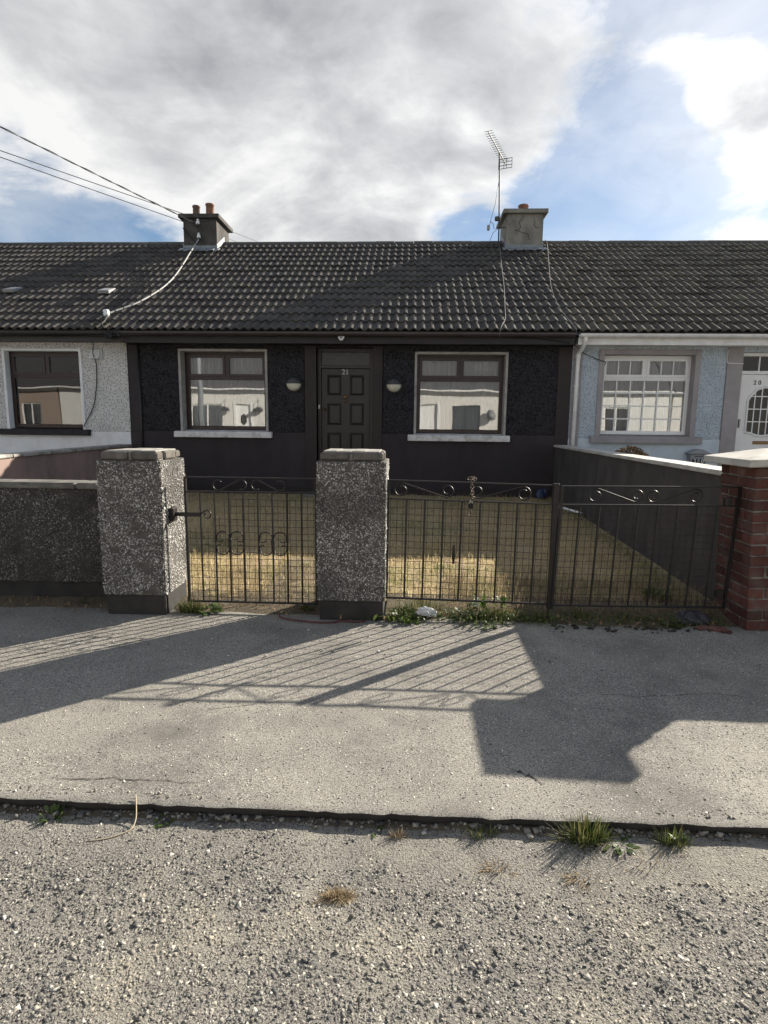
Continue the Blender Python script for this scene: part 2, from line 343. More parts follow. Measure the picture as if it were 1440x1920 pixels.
ROUGH = dict(bump=1., bscale=60, bdist=.03, bdetail=3)
M_ = {
 'dark_rough': mat('dark_roughcast', (.022, .021, .026), (.036, .034, .040), 9, rough=.8, spec=.22, stain=(.05, .045, .045), stain_amt=.3, speck=(.062, .058, .064), speck_scale=42., speck_cut=(.52, .62), speck2=(.008, .008, .010), speck2_scale=36., speck2_cut=(.54, .62), **ROUGH),  # light and dark specks paint lit and shaded sides of the lumps
 'dark_plain': mat('dark_plain_render', (.032, .027, .030), (.044, .037, .040), 3, rough=.7, spec=.25, bump=.25, bscale=25, bdist=.004, stain=(.05, .043, .04), stain_scale=2.2, stain_amt=.4, stretch=(1, 1, .45)),
 'dark_trim': mat('dark_brown_trim_paint', (.034, .026, .025), (.026, .021, .022), 4, rough=.6, spec=.3, bump=.15, bscale=30, bdist=.003),
 'reveal': mat('grey_painted_reveal', (.40, .38, .36), (.30, .285, .27), 5, rough=.75, bump=.2, bscale=40, bdist=.003, stain=(.12, .11, .10), stain_scale=4, stain_amt=.6),
 'sill_white': mat('white_painted_sill', (.72, .71, .70), (.60, .585, .57), 7, rough=.7, bump=.3, bscale=50, bdist=.003, stain=(.22, .2, .18), stain_scale=7, stain_amt=.7),
 'sill_black': mat('black_painted_sill', (.015, .014, .016), (.03, .028, .03), 12, rough=.6, bump=.4, bscale=30, bdist=.006),
 'sill_mauve': mat('mauve_painted_trim', (.30, .28, .285), (.35, .325, .33), 4, rough=.7, bump=.15, bscale=40, bdist=.003, stain=(.16, .14, .14), stain_scale=3, stain_amt=.4),
 'white_rough': mat('white_roughcast', (.85, .84, .82), (.76, .745, .725), 8, rough=.9, stain=(.34, .32, .29), stain_scale=2.2, stain_amt=.4, speck2=(.40, .39, .375), speck2_scale=38., speck2_cut=(.49, .62), **ROUGH),  # dark specks put the shade under the lumps into the wall colour
 'white_plain': mat('white_plain_render', (.83, .84, .85), (.76, .765, .77), 3, rough=.85, bump=.2, bscale=30, bdist=.004, stain=(.35, .33, .31), stain_scale=2.5, stain_amt=.4),
 'blue_rough': mat('pale_blue_roughcast', (.57, .635, .70), (.50, .565, .63), 8, rough=.9, stain=(.30, .35, .40), stain_scale=2.4, stain_amt=.3, speck=(.62, .72, .80), speck_scale=42., speck_cut=(.55, .63), speck2=(.28, .34, .40), speck2_scale=38., speck2_cut=(.54, .63), **ROUGH),  # pale and dark specks stand in for light and shade on the relief
 'blue_plain': mat('pale_blue_plain_render', (.58, .65, .71), (.53, .60, .66), 3, rough=.85, bump=.2, bscale=30, bdist=.004, stain=(.27, .31, .33), stain_scale=2, stain_amt=.35),
 'brown_pvc': mat('dark_brown_window_frame', (.026, .012, .011), (.034, .017, .015), 4, rough=.38, spec=.5),
 'white_pvc': mat('white_window_frame', (.80, .80, .79), (.75, .75, .74), 5, rough=.35, spec=.5),
 'black_door': mat('black_painted_door', (.017, .014, .015), (.026, .022, .022), 3, rough=.42, spec=.45, bump=.1, bscale=20, bdist=.003, stretch=(1, 1, .3)),
 'fanlight': mat('obscure_dark_glass', (.016, .013, .011), (.03, .024, .02), 30, rough=.25, spec=.5, bump=.6, bscale=45, bdist=.006),
 'gutter_dark': mat('dark_brown_plastic_gutter', (.040, .031, .033), (.052, .042, .043), 3, rough=.32, spec=.5),
 'gutter_black': mat('black_plastic_gutter', (.014, .013, .014), (.022, .021, .022), 4, rough=.4, spec=.45),
 'gutter_white': mat('white_plastic_gutter', (.78, .78, .77), (.68, .675, .66), 5, rough=.4, spec=.45, stain=(.4, .38, .35), stain_scale=6, stain_amt=.35),
 'soffit': mat('dark_fascia_board', (.020, .017, .019), (.028, .024, .026), 4, rough=.55, spec=.35),
 'tile': mat('dark_concrete_tile', (.046, .041, .039), (.070, .063, .058), 7, rough=.85, spec=.25, bump=.5, bscale=130, bdist=.004, stain=(.11, .105, .07), stain_scale=3.0, stain_amt=.55, rnd=.22),
 'tile_left': mat('grey_brown_concrete_tile', (.052, .046, .043), (.075, .067, .061), 6, rough=.85, spec=.25, bump=.5, bscale=130, bdist=.004, stain=(.10, .095, .07), stain_scale=3, stain_amt=.4, rnd=.22),
 'tile_right': mat('mossy_brown_concrete_tile', (.066, .058, .050), (.092, .081, .069), 6, rough=.88, spec=.2, bump=.6, bscale=110, bdist=.005, stain=(.12, .12, .07), stain_scale=4, stain_amt=.75, rnd=.22),
 'ridge': mat('grey_concrete_ridge', (.075, .072, .070), (.11, .105, .10), 10, rough=.9, bump=.5, bscale=70, bdist=.006, stain=(.16, .155, .12), stain_scale=6, stain_amt=.5, rnd=.15),
 'chim_dark': mat('sooty_chimney_render', (.060, .056, .052), (.10, .094, .085), 5, rough=.92, bump=.9, bscale=45, bdist=.012, stain=(.03, .028, .027), stain_scale=3, stain_amt=.8),
 'chim_grey': mat('weathered_grey_chimney_render', (.20, .19, .165), (.29, .275, .24), 4, rough=.92, bump=.7, bscale=40, bdist=.01, stain=(.09, .085, .075), stain_scale=2.6, stain_amt=.85, stretch=(1, 1, .5)),
 'lead': mat('grey_lead_flashing', (.17, .19, .21), (.23, .25, .27), 10, rough=.5, spec=.5, bump=.3, bscale=30, bdist=.005),
 'terracotta': mat('terracotta_pot', (.30, .155, .105), (.22, .12, .085), 9, rough=.85, stain=(.08, .06, .05), stain_scale=7, stain_amt=.6),
 'pot_grey': mat('sooty_clay_pot', (.20, .13, .10), (.13, .10, .085), 9, rough=.85, stain=(.06, .05, .045), stain_scale=7, stain_amt=.6),
 'dash_mortar': mat('pebbledash_mortar', (.075, .069, .063), (.13, .12, .108), 14, rough=.95, bump=.6, bscale=160, bdist=.006, stain=(.035, .032, .028), stain_scale=3, stain_amt=.8),
 'plinth': mat('dark_cement_plinth', (.030, .028, .027), (.048, .045, .042), 7, rough=.92, bump=.6, bscale=60, bdist=.006, stain=(.03, .028, .025), stain_scale=4, stain_amt=.8),
 'coping': mat('weathered_concrete_coping', (.40, .38, .345), (.24, .228, .205), 8, rough=.92, bump=.7, bscale=55, bdist=.008, stain=(.10, .095, .085), stain_scale=6, stain_amt=.95),
 'cap': mat('pale_concrete_cap', (.56, .54, .49), (.45, .43, .39), 6, rough=.9, bump=.5, bscale=60, bdist=.006, stain=(.20, .19, .17), stain_scale=4, stain_amt=.6),
 'cap_brick': mat('old_weathered_brick', (.165, .148, .128), (.095, .087, .078), 14, rough=.95, bump=.8, bscale=70, bdist=.008, stain=(.09, .08, .07), stain_scale=9, stain_amt=.8, rnd=.18),
 'party_dark': mat('dark_painted_party_wall', (.060, .053, .050), (.083, .074, .068), 5, rough=.85, bump=.5, bscale=35, bdist=.007, stain=(.16, .15, .14), stain_scale=3.4, stain_amt=.35, stretch=(1, 1, .5)),
 'party_pink': mat('faded_pinkish_party_wall', (.30, .215, .185), (.235, .17, .15), 4, rough=.9, bump=.4, bscale=30, bdist=.006, stain=(.10, .08, .075), stain_scale=2.5, stain_amt=.7, stretch=(1, 1, .5)),
 'brick': mat('dark_red_brick', (.125, .047, .036), (.075, .033, .027), 18, rough=.9, bump=1., bscale=90, bdist=.008, stain=(.21, .17, .145), stain_scale=9, stain_amt=.55, rnd=.4),
 'mortar': mat('cement_mortar', (.30, .28, .25), (.10, .09, .08), 16, rough=.95, bump=.8, bscale=120, bdist=.008, stain=(.10, .09, .08), stain_scale=5, stain_amt=.7),
 'iron': mat('black_painted_iron', (.008, .0075, .0075), (.013, .012, .012), 30, rough=.45, spec=.4, bump=.3, bscale=120, bdist=.001, stain=(.04, .02, .013), stain_scale=14, stain_amt=.4),
 'wire': mat('dark_wire', (.035, .028, .024), (.055, .042, .034), 30, rough=.5, spec=.4),
 'steel': mat('galvanised_steel', (.34, .34, .34), (.26, .26, .26), 20, rough=.4, metal=.8, spec=.5),
 'chain': mat('rusty_chain_steel', (.20, .17, .14), (.13, .09, .065), 60, rough=.5, metal=.7),
 'alu': mat('dull_aluminium', (.075, .075, .078), (.11, .11, .112), 20, rough=.6, metal=.0),
 'cable_black': mat('black_cable', (.02, .02, .02), rough=.6),
 'cable_thin': mat('thin_grey_cable', (.20, .20, .195), (.14, .14, .14), 20, rough=.7),
 'coping_dark': mat('dark_concrete_coping', (.17, .16, .145), (.10, .095, .087), 8, rough=.92, bump=.7, bscale=55, bdist=.008, stain=(.34, .32, .29), stain_scale=6, stain_amt=.7),  # darker than the other coping, with paler patches
 'cable_grey': mat('pale_grey_cable', (.42, .42, .40), (.30, .30, .29), 20, rough=.7),
 'tape': mat('black_tape', (.015, .015, .015), rough=.5),
 'ceramic': mat('white_porcelain', (.78, .78, .78), rough=.2, spec=.6),
 'white_plastic': mat('white_plastic', (.75, .75, .73), (.66, .66, .64), 8, rough=.4, spec=.5),
 'grey_plastic': mat('grey_plastic', (.24, .245, .25), (.28, .285, .29), 9, rough=.4, spec=.5),
 'lamp_black': mat('black_lamp_plastic', (.018, .019, .020), (.024, .025, .026), 9, rough=.35, spec=.5),
 'lamp_cream': mat('cream_lamp_diffuser', (.62, .60, .50), (.57, .55, .46), 5, rough=.35, spec=.5),
 'brass': mat('tarnished_brass', (.23, .14, .07), (.15, .09, .05), 30, rough=.4, metal=.8),
 'num_grey': mat('pale_metal_numeral', (.36, .36, .37), rough=.45, metal=.2),
 'black': mat('black_print', (.012, .012, .012), rough=.6),
 'mail': mat('grey_painted_letter_box', (.24, .255, .27), (.28, .295, .31), 8, rough=.45, spec=.5),
 'interior': mat('dim_room_paint', (.20, .18, .16), rough=.95),
 'blind': mat('wood_slat_blind', (.32, .27, .22), (.26, .21, .17), 20, rough=.6),
 'asphalt_path': mat('grey_footpath', (.285, .264, .228), (.195, .182, .160), 1.7, 9, rough=.93, spec=.2, bump=.7, bscale=260, bdist=.004, bdetail=4, stain=(.095, .090, .083), stain_scale=1.5, stain_amt=.8, speck=(.44, .415, .365), speck_scale=190., speck_cut=(.55, .61), speck2=(.105, .10, .094), speck2_scale=125., speck2_cut=(.57, .62)),
 'road': mat('pale_worn_road', (.26, .242, .21), (.19, .178, .158), 4, 9, rough=.95, spec=.2, bump=1., bscale=150, bdist=.010, bdetail=6, stain=(.36, .33, .27), stain_scale=2.6, stain_amt=.6, speck=(.075, .072, .068), speck_scale=120., speck_cut=(.54, .60), speck2=(.34, .32, .28), speck2_scale=150., speck2_cut=(.58, .63)),
 'soil': mat('dry_soil', (.44, .35, .21), (.32, .25, .15), 8, 8, rough=1., spec=.1, bump=1.0, bscale=60, bdist=.02, bdetail=6, stain=(.52, .43, .26), stain_scale=2, stain_amt=.7),
 'dirt': mat('dark_damp_dirt', (.10, .083, .06), (.15, .125, .09), 12, 8, rough=1., spec=.1, bump=1.0, bscale=80, bdist=.015, bdetail=6),
 'vent': mat('off_white_vent', (.52, .52, .51), (.46, .46, .45), 8, rough=.5),
 'worn_path': mat('dirt_covered_path', (.21, .175, .13), (.15, .125, .095), 7, 8, rough=1., spec=.1, bump=.8, bscale=80, bdist=.01, stain=(.34, .28, .18), stain_scale=4, stain_amt=.7),
 'concrete': mat('garden_path_concrete', (.25, .235, .21), (.18, .168, .15), 4, 8, rough=.95, spec=.2, bump=.8, bscale=90, bdist=.008, stain=(.11, .10, .085), stain_scale=2.5, stain_amt=.6),
 'ground': mat('rough_ground', (.12, .115, .09), (.08, .085, .05), .5, 8, rough=1.),
 'dash_stone_dark': ramp_mat('dark_pebbledash_stones', [(0, (.05, .047, .044)), (.35, (.13, .125, .115)), (.75, (.28, .27, .25)), (1, (.55, .53, .50))], rough=.8, patch=((.05, .047, .043), 2.2, .7)),  # darker stones for the low wall, in random dark patches
 'mortar_dark': mat('dark_pebbledash_mortar', (.035, .032, .03), (.07, .064, .058), 14, rough=.95, bump=.6, bscale=160, bdist=.006),  # darker mortar for the low wall
 'dash_stone': ramp_mat('pebbledash_stones', [(0, (.12, .114, .106)), (.3, (.30, .288, .27)), (.65, (.52, .50, .47)), (1, (.80, .78, .74))], rough=.75, patch=((.13, .125, .115), 3.0, .6)),
 'road_stone': ramp_mat('road_chippings', [(0, (.045, .045, .048)), (.3, (.11, .108, .104)), (.65, (.225, .21, .183)), (.93, (.32, .298, .255)), (1, (.52, .50, .45))], rough=.85, patch=((.36, .32, .25), 2.6, .5)),
 'path_stone': ramp_mat('footpath_grit', [(0, (.10, .097, .092)), (.45, (.24, .222, .19)), (.8, (.40, .37, .315)), (1, (.6, .56, .49))], rough=.85),
 'dry_grass': ramp_mat('dry_grass', [(0, (.30, .23, .13)), (.3, (.52, .41, .23)), (.65, (.68, .56, .33)), (.88, (.78, .67, .43)), (.93, (.19, .23, .065)), (1, (.12, .17, .045))], rough=.8, trans=.45, patch=((.42, .38, .17), 1.3, .4)),
 'green_grass': ramp_mat('green_grass', [(0, (.032, .050, .013)), (.45, (.060, .085, .022)), (.75, (.11, .125, .038)), (1, (.25, .20, .09))], rough=.6, spec=.3, trans=.4),
 'straw': ramp_mat('dead_straw', [(0, (.15, .11, .07)), (.5, (.28, .21, .125)), (1, (.42, .34, .22))], rough=.85, trans=.3),
 'leaf': ramp_mat('weed_leaf', [(0, (.035, .07, .015)), (.6, (.075, .12, .025)), (1, (.13, .17, .05))], rough=.5, spec=.4, trans=.4),
 'dead_leaf': ramp_mat('withered_leaf', [(0, (.10, .055, .03)), (.5, (.28, .17, .09)), (1, (.46, .33, .18))], rough=.7, trans=.25),
 'moss': ramp_mat('roof_moss', [(0, (.05, .055, .02)), (.6, (.11, .115, .05)), (1, (.22, .21, .12))], rough=1.),
 'litter': mat('crumpled_white_plastic', (.62, .62, .61), (.5, .5, .49), 20, rough=.4, spec=.5, bump=.6, bscale=40, bdist=.01),
 'red_cord': mat('dull_red_cord', (.13, .035, .03), (.09, .03, .028), 20, rough=.7),
 'blue_bag': mat('dark_blue_plastic', (.015, .025, .075), (.03, .045, .11), 12, rough=.35, spec=.5),
 'wood_pole': mat('weathered_pole_wood', (.17, .145, .12), (.11, .092, .075), 6, rough=.9, bump=.5, bscale=30, bdist=.01, stretch=(6, 6, .4)),
 'cream': mat('cream_house_wall', (.68, .665, .63), (.61, .595, .56), 3, rough=.9, bump=.3, bscale=60, bdist=.006),
 'white_wall': mat('white_house_wall', (.74, .74, .72), (.66, .66, .64), 3, rough=.9, bump=.3, bscale=60, bdist=.006),
 'brown_wall': mat('brown_brick_house_wall', (.36, .29, .25), (.30, .245, .21), 14, rough=.9),
 'far_roof': mat('grey_slate_roof', (.085, .085, .09), (.06, .06, .065), 9, rough=.8, bump=.6, bscale=20, bdist=.02),
 'dark_pvc': mat('dark_grey_window_frame', (.03, .03, .035), rough=.4),
 'glass': glass_mat('window_glass', 2.15, wob=.10),
 'glass_far': glass_mat('far_window_glass', 1.6),
 'net': net_mat('net_curtain', (.88, .89, .90), .62),
 'dark_backing': mat('dark_window_backing', (.05, .045, .05), rough=.95),  # near-black sheet; at the cottages it stands for room shade
}
# ------------------------------------------------------------------ ground, road, footpath
def vnoise(x, y, sc, seed=0):
    x = np.asarray(x)*sc+seed*17.3; y = np.asarray(y)*sc+seed*9.1
    xi, yi = np.floor(x).astype(int), np.floor(y).astype(int); fx, fy = x-xi, y-yi
    fx = fx*fx*(3-2*fx); fy = fy*fy*(3-2*fy)
    h = lambda a, b: np.modf(np.abs(np.sin(a*127.1+b*311.7+seed)*43758.5453))[0]
    return (h(xi, yi)*(1-fx)+h(xi+1, yi)*fx)*(1-fy)+(h(xi, yi+1)*(1-fx)+h(xi+1, yi+1)*fx)*fy
def fbm(x, y, sc, seed=0, o=4):
    return sum(vnoise(x, y, sc*2**k, seed+k)*.5**k for k in range(o))/sum(.5**k for k in range(o))
def sheet(name, xs, ys, zf, mtl, yf=None):
    X, Y = np.meshgrid(xs, ys); 
    if yf is not None: Y = yf(X, Y)
    Z = zf(X, Y); V = np.stack([X, Y, Z], 2).reshape(-1, 3); nx = len(xs)
    i, j = np.meshgrid(np.arange(nx-1), np.arange(len(ys)-1)); a = (j*nx+i).ravel()
    o = np_mesh(name, V, np.stack([a, a+1, a+nx+1, a+nx], 1), mtl, smooth=True); return tag(o, kind='structure')
mb = MB().add([(-600, -600, -.16), (600, -600, -.16), (600, 600, -.16), (-600, 600, -.16)], [(0, 1, 2, 3)])
tag(mb.build('ground', M_['ground']), kind='structure')
fine_x = np.concatenate([[-30, -20, -12, -8, -6], np.arange(-4.5, 4.51, .027), [6, 8, 12, 20, 30]])
ROADZ = -.055
def road_z(X, Y):
    near = np.clip((4.5-np.abs(X))/1.5, 0, 1)
    edge = np.clip((np.asarray(Y)-1.55)/.38, 0, 1)          # silt banked against the kerb
    return ROADZ+near*((fbm(X, Y, 1.3, 2)-.5)*.018+(fbm(X, Y, 9, 5)-.5)*.010)+edge*.012*fbm(X, Y, 3, 8)*2
sheet('road', fine_x, np.concatenate([[-8.2, -6, -3, -1, 0], np.arange(.4, 1.99, .035)]), road_z, M_['road'])
KERB_Y = 1.93
def kerb_line(X): return KERB_Y+(fbm(X, X*0+3, 1.2, 11)-.5)*.02*np.clip(5-np.abs(X), 0, 1)+(fbm(X, X*0+7, 12, 4)-.5)*.026*np.clip(5-np.abs(X), 0, 1)+(vnoise(X, X*0+2, 34, 6)-.5)*.012*np.clip(5-np.abs(X), 0, 1)
prof = [(.000, -.004), (.008, -.001), (.035, .0)]
ysf = np.concatenate([np.arange(len(prof))*1.0, 100+np.arange(2.02, 4.72, .06)])
def fp_y(X, Y):
    out = np.array(Y)
    for r in range(len(prof)): out[r] = kerb_line(X[r])+prof[r][0]
    out[len(prof):] -= 100; return out
def fp_z(X, Y):
    near = np.clip((4.5-np.abs(X))/1.5, 0, 1)
    Z = near*((fbm(X, Y, .9, 3)-.5)*.014+(fbm(X, Y, 7, 6)-.5)*.004)
    for r in range(len(prof)): Z[r] = prof[r][1]+(fbm(X[r], X[r]*0, 11, 9)-.5)*.008
    return Z
sheet('footpath', fine_x, ysf, fp_z, M_['asphalt_path'], fp_y)
FOOTPATH = bpy.data.objects['footpath']
def kf_y(X, Y):
    base = kerb_line(X); t = np.asarray(Y); return base+t*.035+(fbm(X, t*3, 16, 77)-.5)*.012*np.clip(t*3, 0, 1)
sheet('kerb_face', fine_x, np.linspace(0, 1, 5), lambda X, Y: np.where(Y < kerb_line(X)+.0005, -.004+(fbm(X, X*0, 11, 9)-.5)*.008, -.004-(Y-kerb_line(X))/.035*.11), M_['plinth'], None) if False else None
_xs = fine_x; _k = kerb_line(_xs); _rows = []
for j, (dy, z) in enumerate(((0, None), (.004, -.02), (.008, -.036), (.03, -.046), (.09, -.15))):
    zz = (-.004+(fbm(_xs, _xs*0, 11, 9)-.5)*.008) if z is None else np.full(len(_xs), z)
    _rows.append(np.stack([_xs, _k+dy+(0 if j == 0 else (fbm(_xs, _xs*0+j, 16, 77)-.5)*.014), zz], 1))
_n = len(_xs); _i, _j = np.meshgrid(np.arange(_n-1), np.arange(4)); _a = (_j*_n+_i).ravel()
tag(np_mesh('kerb_face', np.concatenate(_rows), np.stack([_a, _a+1, _a+_n+1, _a+_n], 1), M_['plinth']), kind='structure')  # footpath edge in darker cement: shade of the face put into its colour
def garden_z(X, Y): return .016+np.clip((Y-4.4)/5.8, 0, 1)*.12+(fbm(X, Y, 1.1, 12)-.5)*.05*np.clip((Y-4.1)/.8, .15, 1)
sheet('front_garden', np.arange(-5.0, 2.62, .12), np.arange(4.42, 10.36, .12), garden_z, M_['soil'])
sheet('garden_path', np.linspace(-1.18, -.72, 8), np.arange(4.5, 5.7, .1), lambda X, Y: garden_z(X, Y)+.006, M_['worn_path'])
tag(MB().box(-13, -4.98, 4.3, 10.3, -.1, .06).build('neighbour_yard', M_['concrete']), kind='structure')
tag(MB().box(2.62, 11, 4.3, 10.3, -.1, .05).build('neighbour_yard', M_['concrete']), kind='structure')
tag(MB().box(-40, 40, -11.0, -8.2, -.15, .03).build('far_footpath', M_['asphalt_path'], bevel=.02), kind='structure')

# loose and embedded stones on the road near the camera
def road_stones():
    n = 105000
    X = RNG.uniform(-2.1, 2.1, n); Y = RNG.uniform(.75, 1.95, n)
    dens = fbm(X, Y, 1.7, 21)*.7+fbm(X, Y, 6, 22)*.55+np.clip((1.66-Y)/.3, -.30, .10)
    k = dens > RNG.uniform(.25, .70, n); X, Y = X[k], Y[k]
    s = np.clip(RNG.lognormal(math.log(.0044), .42, len(X)), .0024, .0115)
    Z = road_z(X, Y)+s*RNG.uniform(-.30, -.08, len(X))
    n2 = 12000; X2 = RNG.uniform(-2.0, 2.0, n2); Y2 = RNG.uniform(.9, 1.95, n2); s2 = np.clip(RNG.lognormal(math.log(.0027), .3, n2), .0015, .005)
    X, Y, Z, s = np.concatenate([X, X2]), np.concatenate([Y, Y2]), np.concatenate([Z, road_z(X2, Y2)-s2*.15]), np.concatenate([s, s2])
    stones('road_chippings', np.stack([X, Y, Z], 1), s, M_['road_stone'], flat=(.16, .42), jag=.36)
road_stones()
def path_grit():
    n = 34000
    X = RNG.uniform(-2.6, 2.6, n); Y = RNG.uniform(1.97, 4.0, n)
    s = np.clip(RNG.lognormal(math.log(.0034), .35, n), .0018, .0075)
    stones('footpath_grit', np.stack([X, Y, fp_flat(X, Y)-s*.22], 1), s, M_['path_stone'], flat=(.3, .6), jag=.3)
def fp_flat(X, Y):
    near = np.clip((4.5-np.abs(X))/1.5, 0, 1)
    return near*((fbm(X, Y, .9, 3)-.5)*.014+(fbm(X, Y, 7, 6)-.5)*.004)
path_grit()

# ------------------------------------------------------------------ houses
FY, BY, RY, RZ = 10.3, 18.9, 14.6, 5.574           # facade, back wall, ridge
SLOPE = .575
EY, EZ, TH = 9.95, 2.90, math.atan(SLOPE)
SDIR = Vector((0, math.cos(TH), math.sin(TH))); SNRM = Vector((0, -math.sin(TH), math.cos(TH)))
def roof_pt(x, y, off=0.0):
    return Vector((x, y, EZ+SLOPE*(y-EY)))+SNRM*off
TW, GAUGE, NROW = .30, .3545, 15
def tile_meshes():
    out = []
    for k in range(5):
        xs = [0, .02, .045, .07, .10, .128, .15, .172, .195, .22, .25, .278, .30]
        zf = lambda x: .034*(.5+.5*math.cos(2*math.pi*(x-.125)/.15))**1.15
        n = len(xs); v = []; f = []
        chip = [random.uniform(-.004, .004) for _ in xs]
        for i, x in enumerate(xs): v.append((x, chip[i], zf(x)))
        for i, x in enumerate(xs): v.append((x, .42, zf(x)))
        for i, x in enumerate(xs): v.append((x, chip[i], zf(x)))
        for i, x in enumerate(xs): v.append((x, chip[i]+.002, zf(x)-.022))
        for i in range(n-1):
            f.append((i, i+1, n+i+1, n+i)); f.append((3*n+i, 3*n+i+1, 2*n+i+1, 2*n+i))
        me = bpy.data.meshes.new('tile'); me.from_pydata(v, [], f); me.polygons.foreach_set('use_smooth', [i % 2 == 0 for i in range(len(f))])
        out.append(me)
    return out
def tile_mw(x, r):
    tilt = .068
    yv = (SDIR*math.cos(tilt)-SNRM*math.sin(tilt)); zv = (SNRM*math.cos(tilt)+SDIR*math.sin(tilt))
    jit = random.gauss(0, .004)
    p = Vector((x, EY-.03, EZ-.02))+SDIR*(r*GAUGE+random.gauss(0, .004))+SNRM*(.030+random.gauss(0, .0018))
    m = Matrix((( 1, 0, 0, p.x), (0, yv.y, zv.y, p.y), (0, yv.z, zv.z, p.z), (0, 0, 0, 1)))
    m.col[0][0:3] = (1, 0, 0)
    return m @ Matrix.Rotation(random.gauss(0, .006), 4, 'Z') @ Matrix.Rotation(random.gauss(0, .010), 4, 'X')
def make_roof(house, x0, x1, mtl, pick):
    """deck slab, then the tiles: picked ones single, the others joined"""
    deck = MB().prism([(EY+.03, EZ-.06), (RY, RZ-.10), (2*RY-EY-.03, EZ-.06), (2*RY-EY-.03, EZ-.02), (RY, RZ-.05), (EY+.03, EZ-.015)], x0, x1, 'x').build('roof', M_['far_roof'], house)
    base = tile_meshes()
    for me in base: me.materials.append(mtl)
    rest = MB(); nc = int(math.ceil((x1-x0)/TW-.05))
    w = (x1-x0)/nc
    for r in range(NROW):
        for c in range(nc):
            x = x0+c*w; me = random.choice(base); mw = tile_mw(x, r) @ Matrix.Diagonal((w/TW, 1, 1, 1))
            if pick(x+w/2, r):
                o = bpy.data.objects.new('tile', me); COL.objects.link(o); o.parent = deck; o.matrix_local = mw
            else:
                rest.add([p.co for p in me.vertices], [tuple(q.vertices) for q in me.polygons], mw)
    if rest.f: rest.build('tile_field', mtl, deck, smooth=True)['kind'] = 'stuff'
    n = int(round((x1-x0)/.45)); L = (x1-x0)/n
    prof = [(RY+.125*math.cos(a), RZ-.055+.105*math.sin(a)) for a in [math.pi*(k/8) for k in range(9)]]
    pin = [(RY+.105*math.cos(a), RZ-.065+.09*math.sin(a)) for a in [math.pi*(k/8) for k in range(8, -1, -1)]]
    for i in range(n):
        dz = random.uniform(-.006, .006); mbt = MB(); mbt.prism([(p[0], p[1]+dz) for p in prof+pin], x0+i*L+.005, x0+(i+1)*L-.005, 'x')
        mbt.build('ridge_tile', M_['ridge'], deck)
    return deck
def gutter(house, x0, x1, mtl, fmat, z=2.855, fz=(2.69, 2.87)):
    cy, cz, ro, ri = 9.925, z, .060, .053
    arc = [math.pi+math.pi*k/10 for k in range(11)]
    poly = [(cy+ro*math.cos(a), cz+ro*math.sin(a)) for a in arc]+[(cy+ri*math.cos(a), cz+ri*math.sin(a)) for a in reversed(arc)]
    g = MB().prism(poly, x0, x1, 'x').build('gutter', mtl, house, smooth=False)
    k = x0+.55
    while k < x1-.2:
        br = [(cy+(ro+.006)*math.cos(a), cz+(ro+.006)*math.sin(a)) for a in arc]+[(cy+(ro-.003)*math.cos(a), cz+(ro-.003)*math.sin(a)) for a in reversed(arc)]
        MB().prism(br, k, k+(.05 if int(k*7) % 2 else .09), 'x').build('gutter_bracket', mtl, g)
        k += 1.05+random.uniform(-.1, .1)
    MB().box(x0, x1, 9.992, 10.018, fz[0], fz[1]).build('fascia', fmat, house)
    MB().box(x0, x1, 10.02, FY+.02, fz[0]+.004, fz[0]+.016).build('soffit', fmat, house)
def shell(house, x0, x1, mtl):
    """back, party and floor slabs that close the house"""
    b = MB(); b.box(x0, x1, BY-.25, BY, 0, 2.86); b.build('back_wall', mtl, house)
    for x in (x0+.003, x1-.123): MB().prism([(FY+.32, 0.0), (BY-.27, 0.0), (BY-.27, 2.84), (RY, RZ-.13), (FY+.32, 2.98)], x, x+.12, 'x').build('party_wall', M_['interior'], house)
    MB().box(x0, x1, FY+.3, BY-.26, .02, .1).build('floor_slab', M_['interior'], house)
def ring(mb, x0, x1, z0, z1, w, y0, y1):
    holes = [(x0+w, x1-w, z0+w, z1-w)]
    g = holes_wall(x0, x1, z0, z1, holes, y0, y1); mb.add(g.v, g.f)
def pane(parent, x0, x1, z0, z1, y, mtl):
    return MB().box(x0, x1, y-.003, y+.003, z0, z1).build('pane', mtl, parent)
def curtain(parent, x0, x1, z0, z1, y, seed, mtl, amp=.028):
    rs = random.Random(seed); n = int((x1-x0)/.011); xs = np.linspace(x0, x1, n); ph = 0; ys = []
    fr = 60
    for i in range(n):
        fr += rs.uniform(-9, 9); fr = min(max(fr, 38), 95); ph += fr*(x1-x0)/n; ys.append(y+amp*math.sin(ph)*rs.uniform(.6, 1.1))
    V = []; rows = [z1, (z0+z1)/2, z0]
    for j, z in enumerate(rows):
        for i in range(n): V.append((xs[i], ys[i]*(1 if j == 0 else 1)+(.0 if j == 0 else rs.uniform(-.003, .003)), z))
    F = [(j*n+i, j*n+i+1, (j+1)*n+i+1, (j+1)*n+i) for j in range(2) for i in range(n-1)]
    x = x0
    while x < x1-.03:                      # gathered folds, where the net lies double
        wd = rs.uniform(.006, .026); b = len(V); yy = y-.012-rs.uniform(0, .012)
        V += [(x, yy, z1), (x+wd, yy+.006, z1), (x+wd*rs.uniform(.7, 1.3), yy+.006, z0), (x+rs.uniform(-.006, .006), yy, z0)]; F.append((b, b+1, b+2, b+3)); x += wd+rs.uniform(.010, .05)
    m = MB(); m.v = V; m.f = F; return m.build('curtain', mtl, parent, smooth=True)
